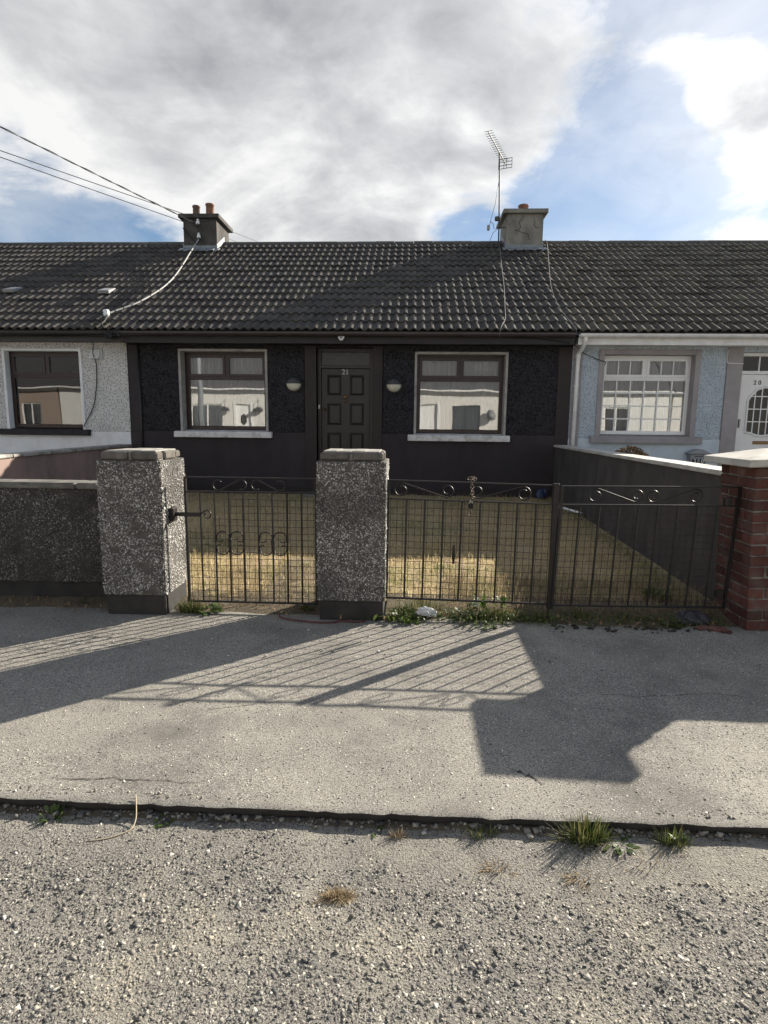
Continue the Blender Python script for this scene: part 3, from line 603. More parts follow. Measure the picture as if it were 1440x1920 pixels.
def window(house, x0, x1, z0, z1, y, mtl, zt, bars=None, w=.05):
    fr = MB(); xm = (x0+x1)/2; g = holes_wall(x0, x1, z0, z1, [(x0+w, x1-w, z0+w, zt-.024), (x0+w, xm-.022, zt+.024, z1-w), (xm+.022, x1-w, zt+.024, z1-w)], y, y+.065)
    fr.add(g.v, g.f); win = fr.build('window', mtl, house, bevel=.004)
    for (a, b) in ((x0+w-.006, xm-.022+.006), (xm+.022-.006, x1-w+.006)):
        cm = MB(); ring(cm, a, b, zt+.018, z1-w+.006, .045, y-.014, y+.045)
        c = cm.build('casement', mtl, win, bevel=.004)
        pane(win, a+.04, b-.04, zt+.06, z1-w-.036, y+.02, M_['glass'])
        if bars:
            for k in range(1, bars[0]):
                xx = a+.045+(b-a-.09)*k/bars[0]; MB().box(xx-.009, xx+.009, y+.004, y+.012, zt+.062, z1-w-.038).build('glazing_bar', mtl, win)
    pane(win, x0+w-.005, x1-w+.005, z0+w-.005, zt-.02, y+.03, M_['glass'])
    bd = MB(); ring(bd, x0+w-.002, x1-w+.002, z0+w-.002, zt-.022, .016, y+.006, y+.02); bd.build('glazing_bead', mtl, win)
    if bars:
        a, b, c, d = x0+w, x1-w, z0+w, zt-.024
        for k in range(1, bars[1]): xx = a+(b-a)*k/bars[1]; MB().box(xx-.011, xx+.011, y+.012, y+.022, c+.016, d-.016).build('glazing_bar', mtl, win)
        for k in range(1, bars[2]): zz = c+(d-c)*k/bars[2]; MB().box(a+.016, b-.016, y+.010, y+.0205, zz-.011, zz+.011).build('glazing_bar', mtl, win)
    return win

def sill(win, x0, x1, z, mtl, h=.10, d=.10):
    m = MB(); n = 14
    for i in range(n):
        pass
    m.prism([(FY-d, z-h), (FY+.19, z-h), (FY+.19, z+.028), (FY-d+.01, z), (FY-d, z-.012)], x0, x1, 'x')
    return m.build('sill', mtl, win, bevel=.006, seg=2)
def reveal(house, x0, x1, z0, z1, mtl, t=.012, y1=FY+.2, proud=.028, edge=.03):
    """painted lining of a window opening, standing slightly proud of the render"""
    m = MB(); y0 = FY-proud
    m.box(x0-edge, x0+t, y0, y1, z0, z1+edge); m.box(x1-t, x1+edge, y0, y1, z0, z1+edge); m.box(x0+t, x1-t, y0, y1, z1-t, z1+edge)
    return m.build('window_surround', mtl, house, bevel=.004)
def rough_skin(house, x0, x1, z0, z1, holes, mtl, seed, cell=.0125, amp=.019):
    """lumpy thrown render over the flat wall, as real relief"""
    xs = np.arange(x0, x1+cell*.5, cell); zs = np.arange(z0, z1+cell*.5, cell); X, Z = np.meshgrid(xs, zs)
    def cells(sc, sd):
        gx, gz = X/sc, Z/sc; ix, iz = np.floor(gx), np.floor(gz); best = np.full(X.shape, 9.); val = np.zeros(X.shape)
        hh = lambda a, b, k: np.modf(np.abs(np.sin(a*12.9898+b*78.233+k*37.7+sd)*43758.5453))[0]
        for dx in (-1, 0, 1):
            for dz in (-1, 0, 1):
                cx, cz = ix+dx, iz+dz; d = np.hypot(cx+.15+.7*hh(cx, cz, 1)-gx, (cz+.15+.7*hh(cx, cz, 2)-gz)); h_ = (.45+.55*hh(cx, cz, 3))*np.clip(1-d/.85, 0, 1)**.7
                val = np.maximum(val, h_)
        return val
    D = .6*cells(.052, seed)+.5*cells(.030, seed+5)
    e = np.minimum.reduce([np.clip((X-x0)/.03, 0, 1), np.clip((x1-X)/.03, 0, 1), np.clip((Z-z0)/.02, 0, 1)])
    Y = FY-.001-amp*D*e; n = len(xs)
    V = np.stack([X, Y, Z], 2).reshape(-1, 3); i, j = np.meshgrid(np.arange(n-1), np.arange(len(zs)-1)); a = (j*n+i).ravel()
    cx, cz = (xs[i]+cell/2).ravel(), (zs[j]+cell/2).ravel(); ok = np.ones(len(a), bool)
    for h in holes: ok &= ~((cx > h[0]-.012) & (cx < h[1]+.012) & (cz > h[2]-.02) & (cz < h[3]+.012))
    a = a[ok]
    return np_mesh('roughcast', V, np.stack([a, a+1, a+n+1, a+n], 1), mtl, house, smooth=True)
def house_walls(house, x0, x1, openings, m_rough, m_plain, dado=1.21, thick=.30, plain_y=.014):
    g = holes_wall(x0, x1, dado, 2.86, openings, FY, FY+thick); g.build('wall', m_rough, house)
    g = holes_wall(x0, x1, -.05, dado, openings, FY-plain_y, FY+thick); g.build('plinth', m_plain, house)

# ---- number 21, the dark cottage
H21 = thing('terraced_house', 'dark brown-black rendered cottage with panelled door numbered 21', 'house', 'terraced cottages', (-1.13, FY, 0))
hx0, hx1 = -4.96, 2.70
W1 = (-4.02, -2.52, 1.22, 2.60); W2 = (.08, 1.60, 1.20, 2.57); D1 = (-1.64, -.66, .0, 2.66)
house_walls(H21, hx0, hx1, [W1, W2, D1], M_['dark_rough'], M_['dark_plain'])
rough_skin(H21, hx0+.19, 2.48, 1.21, 2.70, [W1, W2, (-1.84, -.50, 0, 3)], M_['dark_rough'], 3)
shell(H21, hx0, hx1, M_['white_plain'])
make_roof(H21, hx0, hx1, M_['tile'], lambda x, r: r < 11)
gutter(H21, hx0+.09, hx1-.06, M_['gutter_dark'], M_['soffit'])
for (w, sd) in ((W1, 3), (W2, 8)):
    reveal(H21, w[0], w[1], w[2], w[3], M_['reveal'])
    wn = window(H21, w[0]+.012, w[1]-.012, w[2]+.03, w[3]-.012, FY+.17, M_['brown_pvc'], 2.155)
    sill(wn, w[0]-.13, w[1]+.10, w[2]-.005, M_['sill_white'])
    curtain(wn, w[0]+.02, w[1]-.02, w[2]+.04, w[3]-.02, FY+.275, sd, M_['net'])
    MB().box(w[0]-.1, w[1]+.1, FY+.62, FY+.64, w[2]-.1, w[3]+.1).build('dark_room_panel', M_['dark_backing'], wn)  # dark sheet painting the unlit room behind the net
# door surround bands and right-hand corner band
s = MB(); s.box(-1.84, -1.64, FY-.030, FY+.1, .02, 2.69); s.box(-.66, -.50, FY-.030, FY+.1, .02, 2.69); s.build('door_surround', M_['dark_trim'], H21, bevel=.004)
MB().box(2.47, 2.697, FY-.020, FY+.08, .05, 2.69).build('corner_band', M_['dark_trim'], H21, bevel=.004)
MB().box(hx0+.02, hx0+.20, FY-.004, FY+.08, 1.22, 2.69).build('corner_band', M_['dark_plain'], H21)
MB().box(hx0+.01, hx1-.25, FY-.045, FY-.016, -.02, .26).build('base_course', M_['dark_trim'], H21, bevel=.004)
# door
fr = MB(); g = holes_wall(-1.64, -.66, .1, 2.66, [(-1.575, -.725, .16, 2.325), (-1.575, -.725, 2.375, 2.60)], FY+.10, FY+.19); fr.add(g.v, g.f); fr.build('door_frame', M_['black_door'], H21, bevel=.004)
MB().box(-1.57, -.73, FY+.145, FY+.155, 2.37, 2.61).build('fanlight', M_['fanlight'], H21)
PX = ((-1.475, -1.225), (-1.075, -.825)); PZ = ((1.86, 2.215), (1.345, 1.73), (.86, 1.215), (.32, .73))
g = holes_wall(-1.572, -.728, .165, 2.322, [(a+.0, b, c, d) for a, b in PX for c, d in PZ], FY+.135, FY+.178)
door = g.build('door', M_['black_door'], H21, bevel=.003)
MB().box(-1.565, -.735, FY+.168, FY+.176, .17, 2.31).build('door_back', M_['black_door'], door)
for a, b in PX:
    for c, d in PZ:
        m = MB(); y = FY+.152
        m.add([(a+.012, y+.012, c+.012), (b-.012, y+.012, c+.012), (b-.012, y+.012, d-.012), (a+.012, y+.012, d-.012), (a+.045, y-.008, c+.045), (b-.045, y-.008, c+.045), (b-.045, y-.008, d-.045), (a+.045, y-.008, d-.045)],
              [(4, 5, 6, 7), (0, 1, 5, 4), (1, 2, 6, 5), (2, 3, 7, 6), (3, 0, 4, 7)]); m.build('panel', M_['black_door'], door)
text_mesh('house_number', '21', .125, .003, M_['num_grey'], door, Matrix.Translation((-1.155, FY+.131, 2.262)) @ FACE_CAM)
k = MB(); k.lathe([(.0, 0), (.032, 0), (.036, .012), (.024, .022), (.0, .026)], 14, Matrix.Translation((-1.15, FY+.135, 1.84)) @ Matrix.Rotation(math.pi/2, 4, 'X'))
k.tube([(-1.15+.045*math.sin(a), FY+.112, 1.80+.05*math.cos(a)) for a in [i*math.pi/7-math.pi/2-.6+math.pi for i in range(9)]], .008, 6); k.box(-1.165, -1.135, FY+.105, FY+.135, 1.735, 1.76); k.build('knocker', M_['brass'], door, smooth=True)
MB().lathe([(.0, 0), (.022, 0), (.024, .01), (.012, .016), (.018, .035), (.022, .05), (.0, .056)], 12, Matrix.Translation((-1.515, FY+.135, 1.62)) @ Matrix.Rotation(math.pi/2, 4, 'X')).build('door_knob', M_['brass'], door, smooth=True)
MB().box(-1.625, -1.60, FY+.075, FY+.10, 1.63, 1.70).build('door_bell', M_['white_plastic'], H21, bevel=.004)
MB().tube([(-1.61, FY+.095, 1.63), (-1.605, FY+.095, .4)], .004).build('bell_wire', M_['gutter_dark'], H21)
MB().box(-1.8, -.55, FY-.42, FY+.12, .0, .16).build('door_step', M_['concrete'], H21, bevel=.012)
MB().tube([(-4.745, FY-.035, .1), (-4.745, FY-.035, 2.72)], .018, 8).build('drain_pipe', M_['gutter_black'], H21, smooth=True)

# chimneys: (x0, x1, front y, back y, shaft top, cap overhang)
def chimney(house, x0, x1, y0, y1, zt, mtl, capm, pots, name='chimney'):
    c = MB(); n = 6
    c.box(x0, x1, y0, y1, 4.7, zt); ch = c.build(name, mtl, house, bevel=.012, seg=2)
    m = MB(); m.box(x0-.085, x1+.085, y0-.085, y1+.085, zt-.045, zt+.045)
    m.add([(x0-.08, y0-.08, zt+.044), (x1+.08, y0-.08, zt+.044), (x1+.08, y1+.08, zt+.044), (x0-.08, y1+.08, zt+.044), (x0+.12, y0+.15, zt+.075), (x1-.12, y0+.15, zt+.075), (x1-.12, y1-.15, zt+.075), (x0+.12, y1-.15, zt+.075)], [(4, 5, 6, 7), (0, 1, 5, 4), (1, 2, 6, 5), (2, 3, 7, 6), (3, 0, 4, 7)])
    m.build('chimney_cap', capm, ch, bevel=.01)
    zf = EZ+SLOPE*(y0-EY)
    f = MB(); f.box(x0-.015, x1+.015, y0-.016, y0+.1, zf-.05, zf+.13)
    for k in range(16):
        xa = x0-.08+(x1-x0+.16)*k/16; xb = x0-.08+(x1-x0+.16)*(k+1)/16
        dz = .012*math.sin(k*2.1); yy = y0-.17+.02*math.sin(k*1.7)
        f.add([(xa, y0-.01, zf+.072), (xb, y0-.01, zf+.072), (xb, yy, EZ+SLOPE*(yy-EY)+.085+dz), (xa, yy, EZ+SLOPE*(yy-EY)+.085+dz), (xa, y0-.01, zf+.06), (xb, y0-.01, zf+.06), (xb, yy, EZ+SLOPE*(yy-EY)+.07+dz), (xa, yy, EZ+SLOPE*(yy-EY)+.07+dz)], [(0, 1, 2, 3), (7, 6, 5, 4), (2, 6, 7, 3), (0, 4, 5, 1), (1, 5, 6, 2), (0, 3, 7, 4)])
    f.build('lead_flashing', M_['lead'], ch)
    for s_, xx in ((-1, x0), (1, x1)):
        q = MB(); q.prism([(y0-.02, zf+.02), (RY, RZ+.05), (RY, RZ+.17), (y0-.02, zf+.16)], xx-.014, xx+.014, 'x'); q.build('side_flashing', M_['lead'], ch)
    for (px, py, r, h, pm) in pots:
        q = MB(); q.lathe([(r*1.12, -.06), (r*1.08, 0), (r, .02), (r*.93, h-.045), (r*1.06, h-.04), (r*1.08, h-.01), (r*1.0, h), (r*.78, h), (r*.75, h-.1)], 18, Matrix.Translation((px, py, zt+.07)))
        q.build('chimney_pot', pm, ch, smooth=True)
    return ch
chL = chimney(H21, -5.29, -4.52, 14.05, 15.0, 6.01, M_['chim_dark'], M_['chim_dark'], [(-5.11, 14.45, .085, .30, M_['pot_grey']), (-4.77, 14.4, .095, .32, M_['terracotta'])])
chR = chimney(H21, 2.06, 2.88, 14.05, 15.0, 6.08, M_['chim_grey'], M_['chim_grey'], [(2.50, 14.5, .115, .22, M_['terracotta'])])
# cracks across the weathered render of the right-hand chimney
for pts in ([(2.30, 5.80), (2.34, 5.68), (2.29, 5.60), (2.40, 5.56), (2.52, 5.53), (2.53, 5.45), (2.57, 5.40)], [(2.66, 5.80), (2.64, 5.72), (2.68, 5.66), (2.74, 5.68)], [(2.40, 5.92), (2.35, 5.82), (2.30, 5.80)], [(2.22, 5.62), (2.29, 5.60)]):
    pts = [(x+.035, z+.08) for x, z in pts]
    m = MB()
    for (a, b) in zip(pts[:-1], pts[1:]):
        d = Vector((b[0]-a[0], b[1]-a[1])); nn = Vector((-d.y, d.x)).normalized()*.007
        m.add([(a[0]-nn.x, 14.047, a[1]-nn.y), (b[0]-nn.x*.6, 14.047, b[1]-nn.y*.6), (b[0]+nn.x*.6, 14.047, b[1]+nn.y*.6), (a[0]+nn.x, 14.047, a[1]+nn.y)], [(0, 1, 2, 3)])
    m.build('crack', M_['black'], chR)

# ---- left neighbour, white
HL = thing('terraced_house', 'white roughcast cottage with dark window and black sill', 'house', 'terraced cottages', (-8.8, FY, 0))
lx0, lx1 = -12.62, -4.962
WL = (-7.16, -5.80, 1.22, 2.59)
house_walls(HL, lx0, lx1, [WL], M_['white_rough'], M_['white_plain'], dado=1.19)
rough_skin(HL, -7.9, lx1-.005, 1.19, 2.73, [WL], M_['white_rough'], 9)
shell(HL, lx0, lx1, M_['white_plain'])
make_roof(HL, lx0, lx1, M_['tile_left'], lambda x, r: x > -10.4+(0 if r > 5 else 1.2))
gutter(HL, lx0, lx1+.09, M_['gutter_black'], M_['gutter_black'], z=2.845, fz=(2.72, 2.86))
reveal(HL, WL[0], WL[1], WL[2], WL[3], M_['white_plain'], edge=.035, proud=.030)
wn = window(HL, WL[0]+.012, WL[1]-.012, WL[2]+.03, WL[3]-.012, FY+.10, M_['brown_pvc'], 2.16)
s = sill(wn, WL[0]-.2, WL[1]+.12, WL[2]+.0, M_['sill_black'], h=.10)
bl = MB(); z = WL[2]+.06
while z < WL[3]-.05:
    bl.add([(WL[0]+.03, FY+.215, z), (WL[1]-.03, FY+.215, z), (WL[1]-.03, FY+.24, z+.016), (WL[0]+.03, FY+.24, z+.016), (WL[0]+.03, FY+.216, z-.002), (WL[1]-.03, FY+.216, z-.002), (WL[1]-.03, FY+.241, z+.014), (WL[0]+.03, FY+.241, z+.014)], [(0, 1, 2, 3), (7, 6, 5, 4), (0, 4, 5, 1), (2, 6, 7, 3)]); z += .026
bl.build('slat_blind', M_['blind'], wn)
v = MB(); v.box(-5.60, -5.38, FY-.035, FY+.01, 2.44, 2.62); vent = v.build('wall_vent', M_['vent'], HL, bevel=.004)
MB().add([(-5.585, FY-.036, 2.605), (-5.415, FY-.036, 2.605), (-5.43, FY-.10, 2.45), (-5.60, FY-.10, 2.45), (-5.585, FY-.036, 2.455), (-5.415, FY-.036, 2.455)], [(0, 1, 2, 3), (0, 3, 4), (1, 5, 2), (3, 2, 5, 4)]).build('vent_hood', M_['white_plastic'], vent)
for (vx, vy) in ((-7.73, 11.55), (-5.85, 11.50)):
    p = roof_pt(vx, vy, .06); m = MB()
    mw = Matrix.Translation(p) @ Matrix.Rotation(TH-.18, 4, 'X')
    m.box(-.11, .11, -.16, .16, -.03, .028, mw); m.box(-.095, .095, -.165, -.15, -.012, .020, mw)
    m.build('roof_vent', M_['grey_plastic'], HL, bevel=.014, seg=2)

# ---- right neighbour, pale blue
HR = thing('terraced_house', 'pale blue roughcast cottage with white windows and mauve trim', 'house', 'terraced cottages', (6.5, FY, 0))
rx0, rx1 = 2.702, 10.36
WR = (3.22, 4.74, 1.21, 2.58); DR = (5.50, 6.46, .0, 2.62)
WR2 = (7.9, 9.4, 1.21, 2.58)
house_walls(HR, rx0, rx1, [WR, DR, WR2], M_['blue_rough'], M_['blue_plain'], dado=1.17)
rough_skin(HR, 2.86, 7.2, 1.17, 2.70, [WR, (5.25, 6.71, 0, 3)], M_['blue_rough'], 15)
shell(HR, rx0, rx1, M_['white_plain'])
make_roof(HR, rx0, rx1, M_['tile_right'], lambda x, r: x < (8.6 if r > 6 else 7.4))
gutter(HR, rx0+.0, rx1, M_['gutter_white'], M_['gutter_white'], z=2.85, fz=(2.69, 2.80))
for w, sd in ((WR, 21), (WR2, 22)):
    reveal(HR, w[0], w[1], w[2], w[3], M_['sill_mauve'], edge=.075, proud=.034)
    wn = window(HR, w[0]+.012, w[1]-.012, w[2]+.03, w[3]-.012, FY+.13, M_['white_pvc'], 2.19, bars=(3, 6, 4))
    sill(wn, w[0]-.16, w[1]+.18, w[2]+.0, M_['sill_mauve'], h=.115)
    curtain(wn, w[0]+.02, w[1]-.02, w[2]+.04, w[3]-.02, FY+.22, sd, M_['net'], amp=.006)
    MB().box(w[0]-.1, w[1]+.1, FY+.62, FY+.64, w[2]-.1, w[3]+.1).build('dark_room_panel', M_['dark_backing'], wn)  # dark sheet standing in for the shade of the room
s = MB(); s.box(5.25, 5.50, FY-.030, FY+.12, .02, 2.69); s.box(6.46, 6.71, FY-.022, FY+.12, .02, 2.69); s.build('door_surround', M_['sill_mauve'], HR, bevel=.004)
MB().box(2.722, 2.87, FY-.020, FY+.1, .05, 2.69).build('corner_band', M_['sill_mauve'], HR, bevel=.004)
fr = MB(); g = holes_wall(5.50, 6.46, .1, 2.62, [(5.56, 6.40, .16, 2.27), (5.56, 6.40, 2.325, 2.565)], FY+.08, FY+.15); fr.add(g.v, g.f); fr.build('door_frame', M_['white_pvc'], HR, bevel=.004)
pane(HR, 5.55, 6.41, 2.32, 2.57, FY+.12, M_['glass']); MB().box(5.83, 5.85, FY+.10, FY+.112, 2.325, 2.565).build('glazing_bar', M_['white_pvc'], HR); MB().box(6.11, 6.13, FY+.10, FY+.112, 2.325, 2.565).build('glazing_bar', M_['white_pvc'], HR)
door = MB().box(5.563, 6.397, FY+.09, FY+.135, .165, 2.265).build('door', M_['white_pvc'], HR, bevel=.004)
gx0, gx1, gz0, gz1 = 5.70, 6.26, 1.27, 2.03
outl = [(gx0, gz0+.03), (gx0+.10, gz0+.015), (gx0+.18, gz0-.02), ((gx0+gx1)/2, gz0-.03), (gx1-.18, gz0-.02), (gx1-.10, gz0+.015), (gx1, gz0+.03), (gx1, gz1-.20), (gx1-.04, gz1-.12), (gx1-.10, gz1-.06), (gx1-.14, gz1-.01), ((gx0+gx1)/2, gz1+.03), (gx0+.14, gz1-.01), (gx0+.10, gz1-.06), (gx0+.04, gz1-.12), (gx0, gz1-.20)]
MB().prism(outl, FY+.084, FY+.0895, 'y').build('door_glass', M_['fanlight'], door)
MB().tube([(p[0], FY+.082, p[1]) for p in outl+outl[:1]], .020, 6).build('glass_surround', M_['white_pvc'], door)
for k in range(1, 5): xx = gx0+(gx1-gx0)*k/5; MB().box(xx-.008, xx+.008, FY+.076, FY+.083, gz0, gz1).build('glazing_bar', M_['white_pvc'], door)
for k in range(1, 4): zz = gz0+(gz1-gz0)*k/3.6; MB().box(gx0, gx1, FY+.078, FY+.0845, zz-.008, zz+.008).build('glazing_bar', M_['white_pvc'], door)
text_mesh('house_number', '2 0', .10, .002, M_['black'], door, Matrix.Translation((5.83, FY+.087, 2.13)) @ FACE_CAM)
MB().box(5.85, 6.11, FY+.078, FY+.09, 1.10, 1.155).build('letter_plate', M_['brass'], door, bevel=.004)
MB().box(5.575, 5.60, FY+.055, FY+.09, 1.38, 1.52).build('door_handle', M_['steel'], door, bevel=.004)
# white downpipe with its swan neck at the corner
d = MB(); d.tube([(2.80, 9.93, 2.82), (2.80, 9.93, 2.74), (2.795, 10.02, 2.66), (2.785, 10.235, 2.58), (2.78, 10.235, 2.5), (2.765, 10.235, .1)], .034, 10)
dp = d.build('downpipe', M_['gutter_white'], HR, smooth=True)
MB().tube([(2.78, 10.235, 2.56), (2.78, 10.235, 2.50)], .042, 10).build('pipe_socket', M_['gutter_white'], dp); MB().tube([(2.774, 10.235, 2.06), (2.774, 10.235, 2.03)], .042, 10).build('pipe_socket', M_['gutter_white'], dp)
# ------------------------------------------------------------------ pillars and garden walls
def dash(parent, o, u, v, a, b, dens=10500, sz=.0040, name='pebbledash', sm='dash_stone'):
    u, v = Vector(u).normalized(), Vector(v).normalized(); n = u.cross(v); k = int(a*b*dens)
    A, B = RNG.uniform(0, a, k), RNG.uniform(0, b, k)
    P = np.array(o)[None]+A[:, None]*np.array(u)[None]+B[:, None]*np.array(v)[None]
    s = np.clip(RNG.lognormal(math.log(sz), .30, k), .0024, .009)
    P = P+np.array(n)[None]*(s*.25)[:, None]
    keep = fbm(A*1.0+float(o[0])*3, B*1.0+float(o[1])*5, 9, 71) < .74; P, s = P[keep], s[keep]
    return stones(name, P, s, M_[sm], parent, flat=(.55, .9), axes=(tuple(u), tuple(v), tuple(n)))
def brick_obj(name, x0, x1, y0, y1, z0, z1, mtl, parent, mw=None, bev=.006):
    j = lambda: random.uniform(-.004, .004)
    m = MB(); m.box(x0+j(), x1+j(), y0+j(), y1+j(), z0+j()*.5, z1+j()*.5, Matrix.Translation(((x0+x1)/2, (y0+y1)/2, 0)) @ Matrix.Rotation(random.gauss(0, .012), 4, 'Z') @ Matrix.Translation((-(x0+x1)/2, -(y0+y1)/2, 0)))
    if mw is not None: m.v = [tuple(mw @ Vector(p)) for p in m.v]
    return m.build(name, mtl, parent, bevel=bev)
def dash_pillar(label, x0, x1, y0, y1, zp, zt):
    p = thing('gate_pillar', label, 'pillar', 'pebbledashed gate pillars', ((x0+x1)/2, (y0+y1)/2, 0))
    MB().box(x0+.012, x1-.012, y0+.012, y1-.012, -.06, zp).build('plinth', M_['plinth'], p, bevel=.01)
    m = MB(); n = 7
    m.box(x0, x1, y0, y1, zp-.002, zt); sh = m.build('shaft', M_['dash_mortar'], p, bevel=.006, seg=2)
    g = .003
    dash(sh, (x0+g, y0, zp+.004), (1, 0, 0), (0, 0, 1), x1-x0-2*g, zt-zp-.008)
    dash(sh, (x1, y0+g, zp+.004), (0, 1, 0), (0, 0, 1), y1-y0-2*g, zt-zp-.008)
    dash(sh, (x0, y1-g, zp+.004), (0, -1, 0), (0, 0, 1), y1-y0-2*g, zt-zp-.008, 6000)
    dash(sh, (x1-g, y1, zp+.004), (-1, 0, 0), (0, 0, 1), x1-x0-2*g, zt-zp-.008, 3000)
    c = MB(); c.box(x0+.035, x1-.03, y0+.05, y1-.05, zt-.004, zt+.052); c.build('mortar_bed', M_['coping'], p, bevel=.008)
    xm = (x0+x1)/2+.0; h = zt+.060
    c = MB()
    for k in range(4):
        a_, b_ = x0+.04+(x1-x0-.085)*k/4, x0+.04+(x1-x0-.085)*(k+1)/4
        c.box(a_+.001, b_-.001, y0+.045+random.uniform(-.012, .012), y1-.04, h-.006, h+.008+random.uniform(-.002, .003))
    c.build('mortar_skim', M_['coping'], p, bevel=.003)
    for (a, b) in ((x0+.022, xm-.012), (xm+.008, x1-.020)):
        brick_obj('brick', a, b, y0+.018, y0+.118, zt+.003, h, M_['cap_brick'], p, bev=.012); brick_obj('brick', a, b, y1-.115, y1-.015, zt+.003, h, M_['cap_brick'], p, bev=.012)
    brick_obj('brick', x0+.02, x0+.118, y0+.13, y1-.13, zt+.003, h, M_['cap_brick'], p, bev=.01); brick_obj('brick', x1-.115, x1-.012, y0+.13, y1-.13, zt+.003, h+.003, M_['cap_brick'], p, bev=.01)
    brick_obj('brick', x0+.13, x1-.13, y0+.13, y1-.13, zt+.003, h-.004, M_['cap_brick'], p, bev=.01)
    return p
dash_pillar('pebbledashed gate pillar joined to the low pebbledashed wall', -2.19, -1.735, 4.00, 4.44, .15, 1.115)
dash_pillar('freestanding pebbledashed gate pillar in front of the black door', -.64, -.165, 3.99, 4.45, .145, 1.130)

w = thing('garden_wall', 'low pebbledashed front wall with concrete coping beside gate pillar', 'wall', None, (-3.47, 4.37, 0))
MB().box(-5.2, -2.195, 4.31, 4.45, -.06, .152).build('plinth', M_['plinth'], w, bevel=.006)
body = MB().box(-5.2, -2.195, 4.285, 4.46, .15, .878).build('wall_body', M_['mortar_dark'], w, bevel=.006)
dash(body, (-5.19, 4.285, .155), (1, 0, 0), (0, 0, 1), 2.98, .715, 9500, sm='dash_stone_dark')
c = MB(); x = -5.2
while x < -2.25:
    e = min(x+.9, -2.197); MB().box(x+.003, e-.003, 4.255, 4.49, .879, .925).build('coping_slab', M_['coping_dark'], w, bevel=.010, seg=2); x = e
def skew_wall(name, label, xa, xb, y0, y1, side, zt, mtl, cope, z0=-.05, cth=.04, zt2=None):
    """party wall whose inner face runs from (xa, y1) at the house to (xb, y0) at the street"""
    w = thing(name, label, 'wall', None, ((xa+xb)/2, (y0+y1)/2, 0)); t = .20*side; zt2 = zt if zt2 is None else zt2
    m = MB(); v = [(xb, y0), (xa, y1), (xa+t, y1), (xb+t, y0)]; zz = [zt2, zt, zt, zt2]
    m.add([(p[0], p[1], z0) for p in v]+[(p[0], p[1], z) for p, z in zip(v, zz)], [(0, 1, 2, 3), (4, 7, 6, 5), (0, 4, 5, 1), (1, 5, 6, 2), (2, 6, 7, 3), (3, 7, 4, 0)])
    m.build('wall_body', mtl, w, bevel=.005)
    n = 7
    for k in range(n):
        a, b = k/n, (k+1)/n; pa = (xb+(xa-xb)*a, y0+(y1-y0)*a+.003); pb = (xb+(xa-xb)*b, y0+(y1-y0)*b-.003); oh = .028*side
        za, zb = zt2+(zt-zt2)*a+.001, zt2+(zt-zt2)*b+.001; d = random.uniform(-.003, .003)
        v = [(pa[0]-oh, pa[1]), (pb[0]-oh, pb[1]), (pb[0]+t+oh, pb[1]), (pa[0]+t+oh, pa[1])]; zs = [za, zb, zb, za]
        m = MB(); m.add([(p[0], p[1], z) for p, z in zip(v, zs)]+[(p[0], p[1], z+cth+d) for p, z in zip(v, zs)], [(0, 1, 2, 3), (4, 7, 6, 5), (0, 4, 5, 1), (1, 5, 6, 2), (2, 6, 7, 3), (3, 7, 4, 0)])
        m.build('coping_slab', cope, w, bevel=.008, seg=2)
    return w
skew_wall('party_wall', 'faded pinkish-brown side wall with flaking pale coping below white cottage', -4.955, -4.78, 4.47, 10.27, -1, .935, M_['party_pink'], M_['coping'], zt2=.925)
skew_wall('party_wall', 'dark painted side wall with white coping running to the pale blue cottage', 2.484, 2.42, 4.42, 10.27, 1, 1.015, M_['party_dark'], M_['cap'])

# red brick pillar, leaning a little towards the gate
BP = thing('gate_pillar', 'red brick gate pillar with wide pale concrete cap', 'pillar', None, (2.43, 4.15, 0))
LEAN = Matrix.Translation((2.325, 3.97, 0)) @ Matrix.Rotation(R(-2.6), 4, 'Y')
S = .44
core = MB().box(.010, S-.010, .010, S-.010, -.06, 1.135); core.v = [tuple(LEAN @ Vector(p)) for p in core.v]; core.build('mortar_core', M_['mortar'], BP)
zc = 0.0; i = 0
while zc < 1.09:
    a, b = zc+.005, zc+.070; q = .103; h = S/2
    L = [(0, h-.005, 0, q), (h+.005, S, 0, q), (0, h-.005, S-q, S), (h+.005, S, S-q, S), (0, q, q+.01, S-q-.01), (S-q, S, q+.01, S-q-.01)]
    if i % 2: L = [(y0, y1, x0, x1) for (x0, x1, y0, y1) in L]
    for (x0, x1, y0, y1) in L: brick_obj('brick', x0, x1, y0, y1, a, b, M_['brick'], BP, LEAN)
    zc += .0755; i += 1
m = MB(); m.box(-.085, S+.085, -.085, S+.085, 1.135, 1.185)
m.add([(-.083, -.083, 1.184), (S+.083, -.083, 1.184), (S+.083, S+.083, 1.184), (-.083, S+.083, 1.184), (S/2-.05, S/2-.05, 1.235), (S/2+.05, S/2-.05, 1.235), (S/2+.05, S/2+.05, 1.235), (S/2-.05, S/2+.05, 1.235)], [(4, 5, 6, 7), (0, 1, 5, 4), (1, 2, 6, 5), (2, 3, 7, 6), (3, 0, 4, 7)])
m.v = [tuple(LEAN @ Vector(p)) for p in m.v]; m.build('cap', M_['cap'], BP, bevel=.006)
w = thing('garden_wall', 'red brick front wall beyond the brick gate pillar', 'wall', None, (4.6, 4.15, 0))
body = MB().box(2.70, 6.5, 4.03, 4.235, -.06, .86).build('wall_body', M_['mortar'], w)
for r in range(11):
    x = 2.69-(.11 if r % 2 else 0)
    while x < 6.45:
        xa, xb = max(x, 2.69), min(x+.215, 6.49)
        if xb-xa > .05: brick_obj('brick', xa, xb, 4.02, 4.12, r*.0755+.005, r*.0755+.07, M_['brick'], w)
        x += .225
MB().box(2.70, 6.5, 3.98, 4.28, .862, .91).build('coping', M_['cap'], w, bevel=.008)

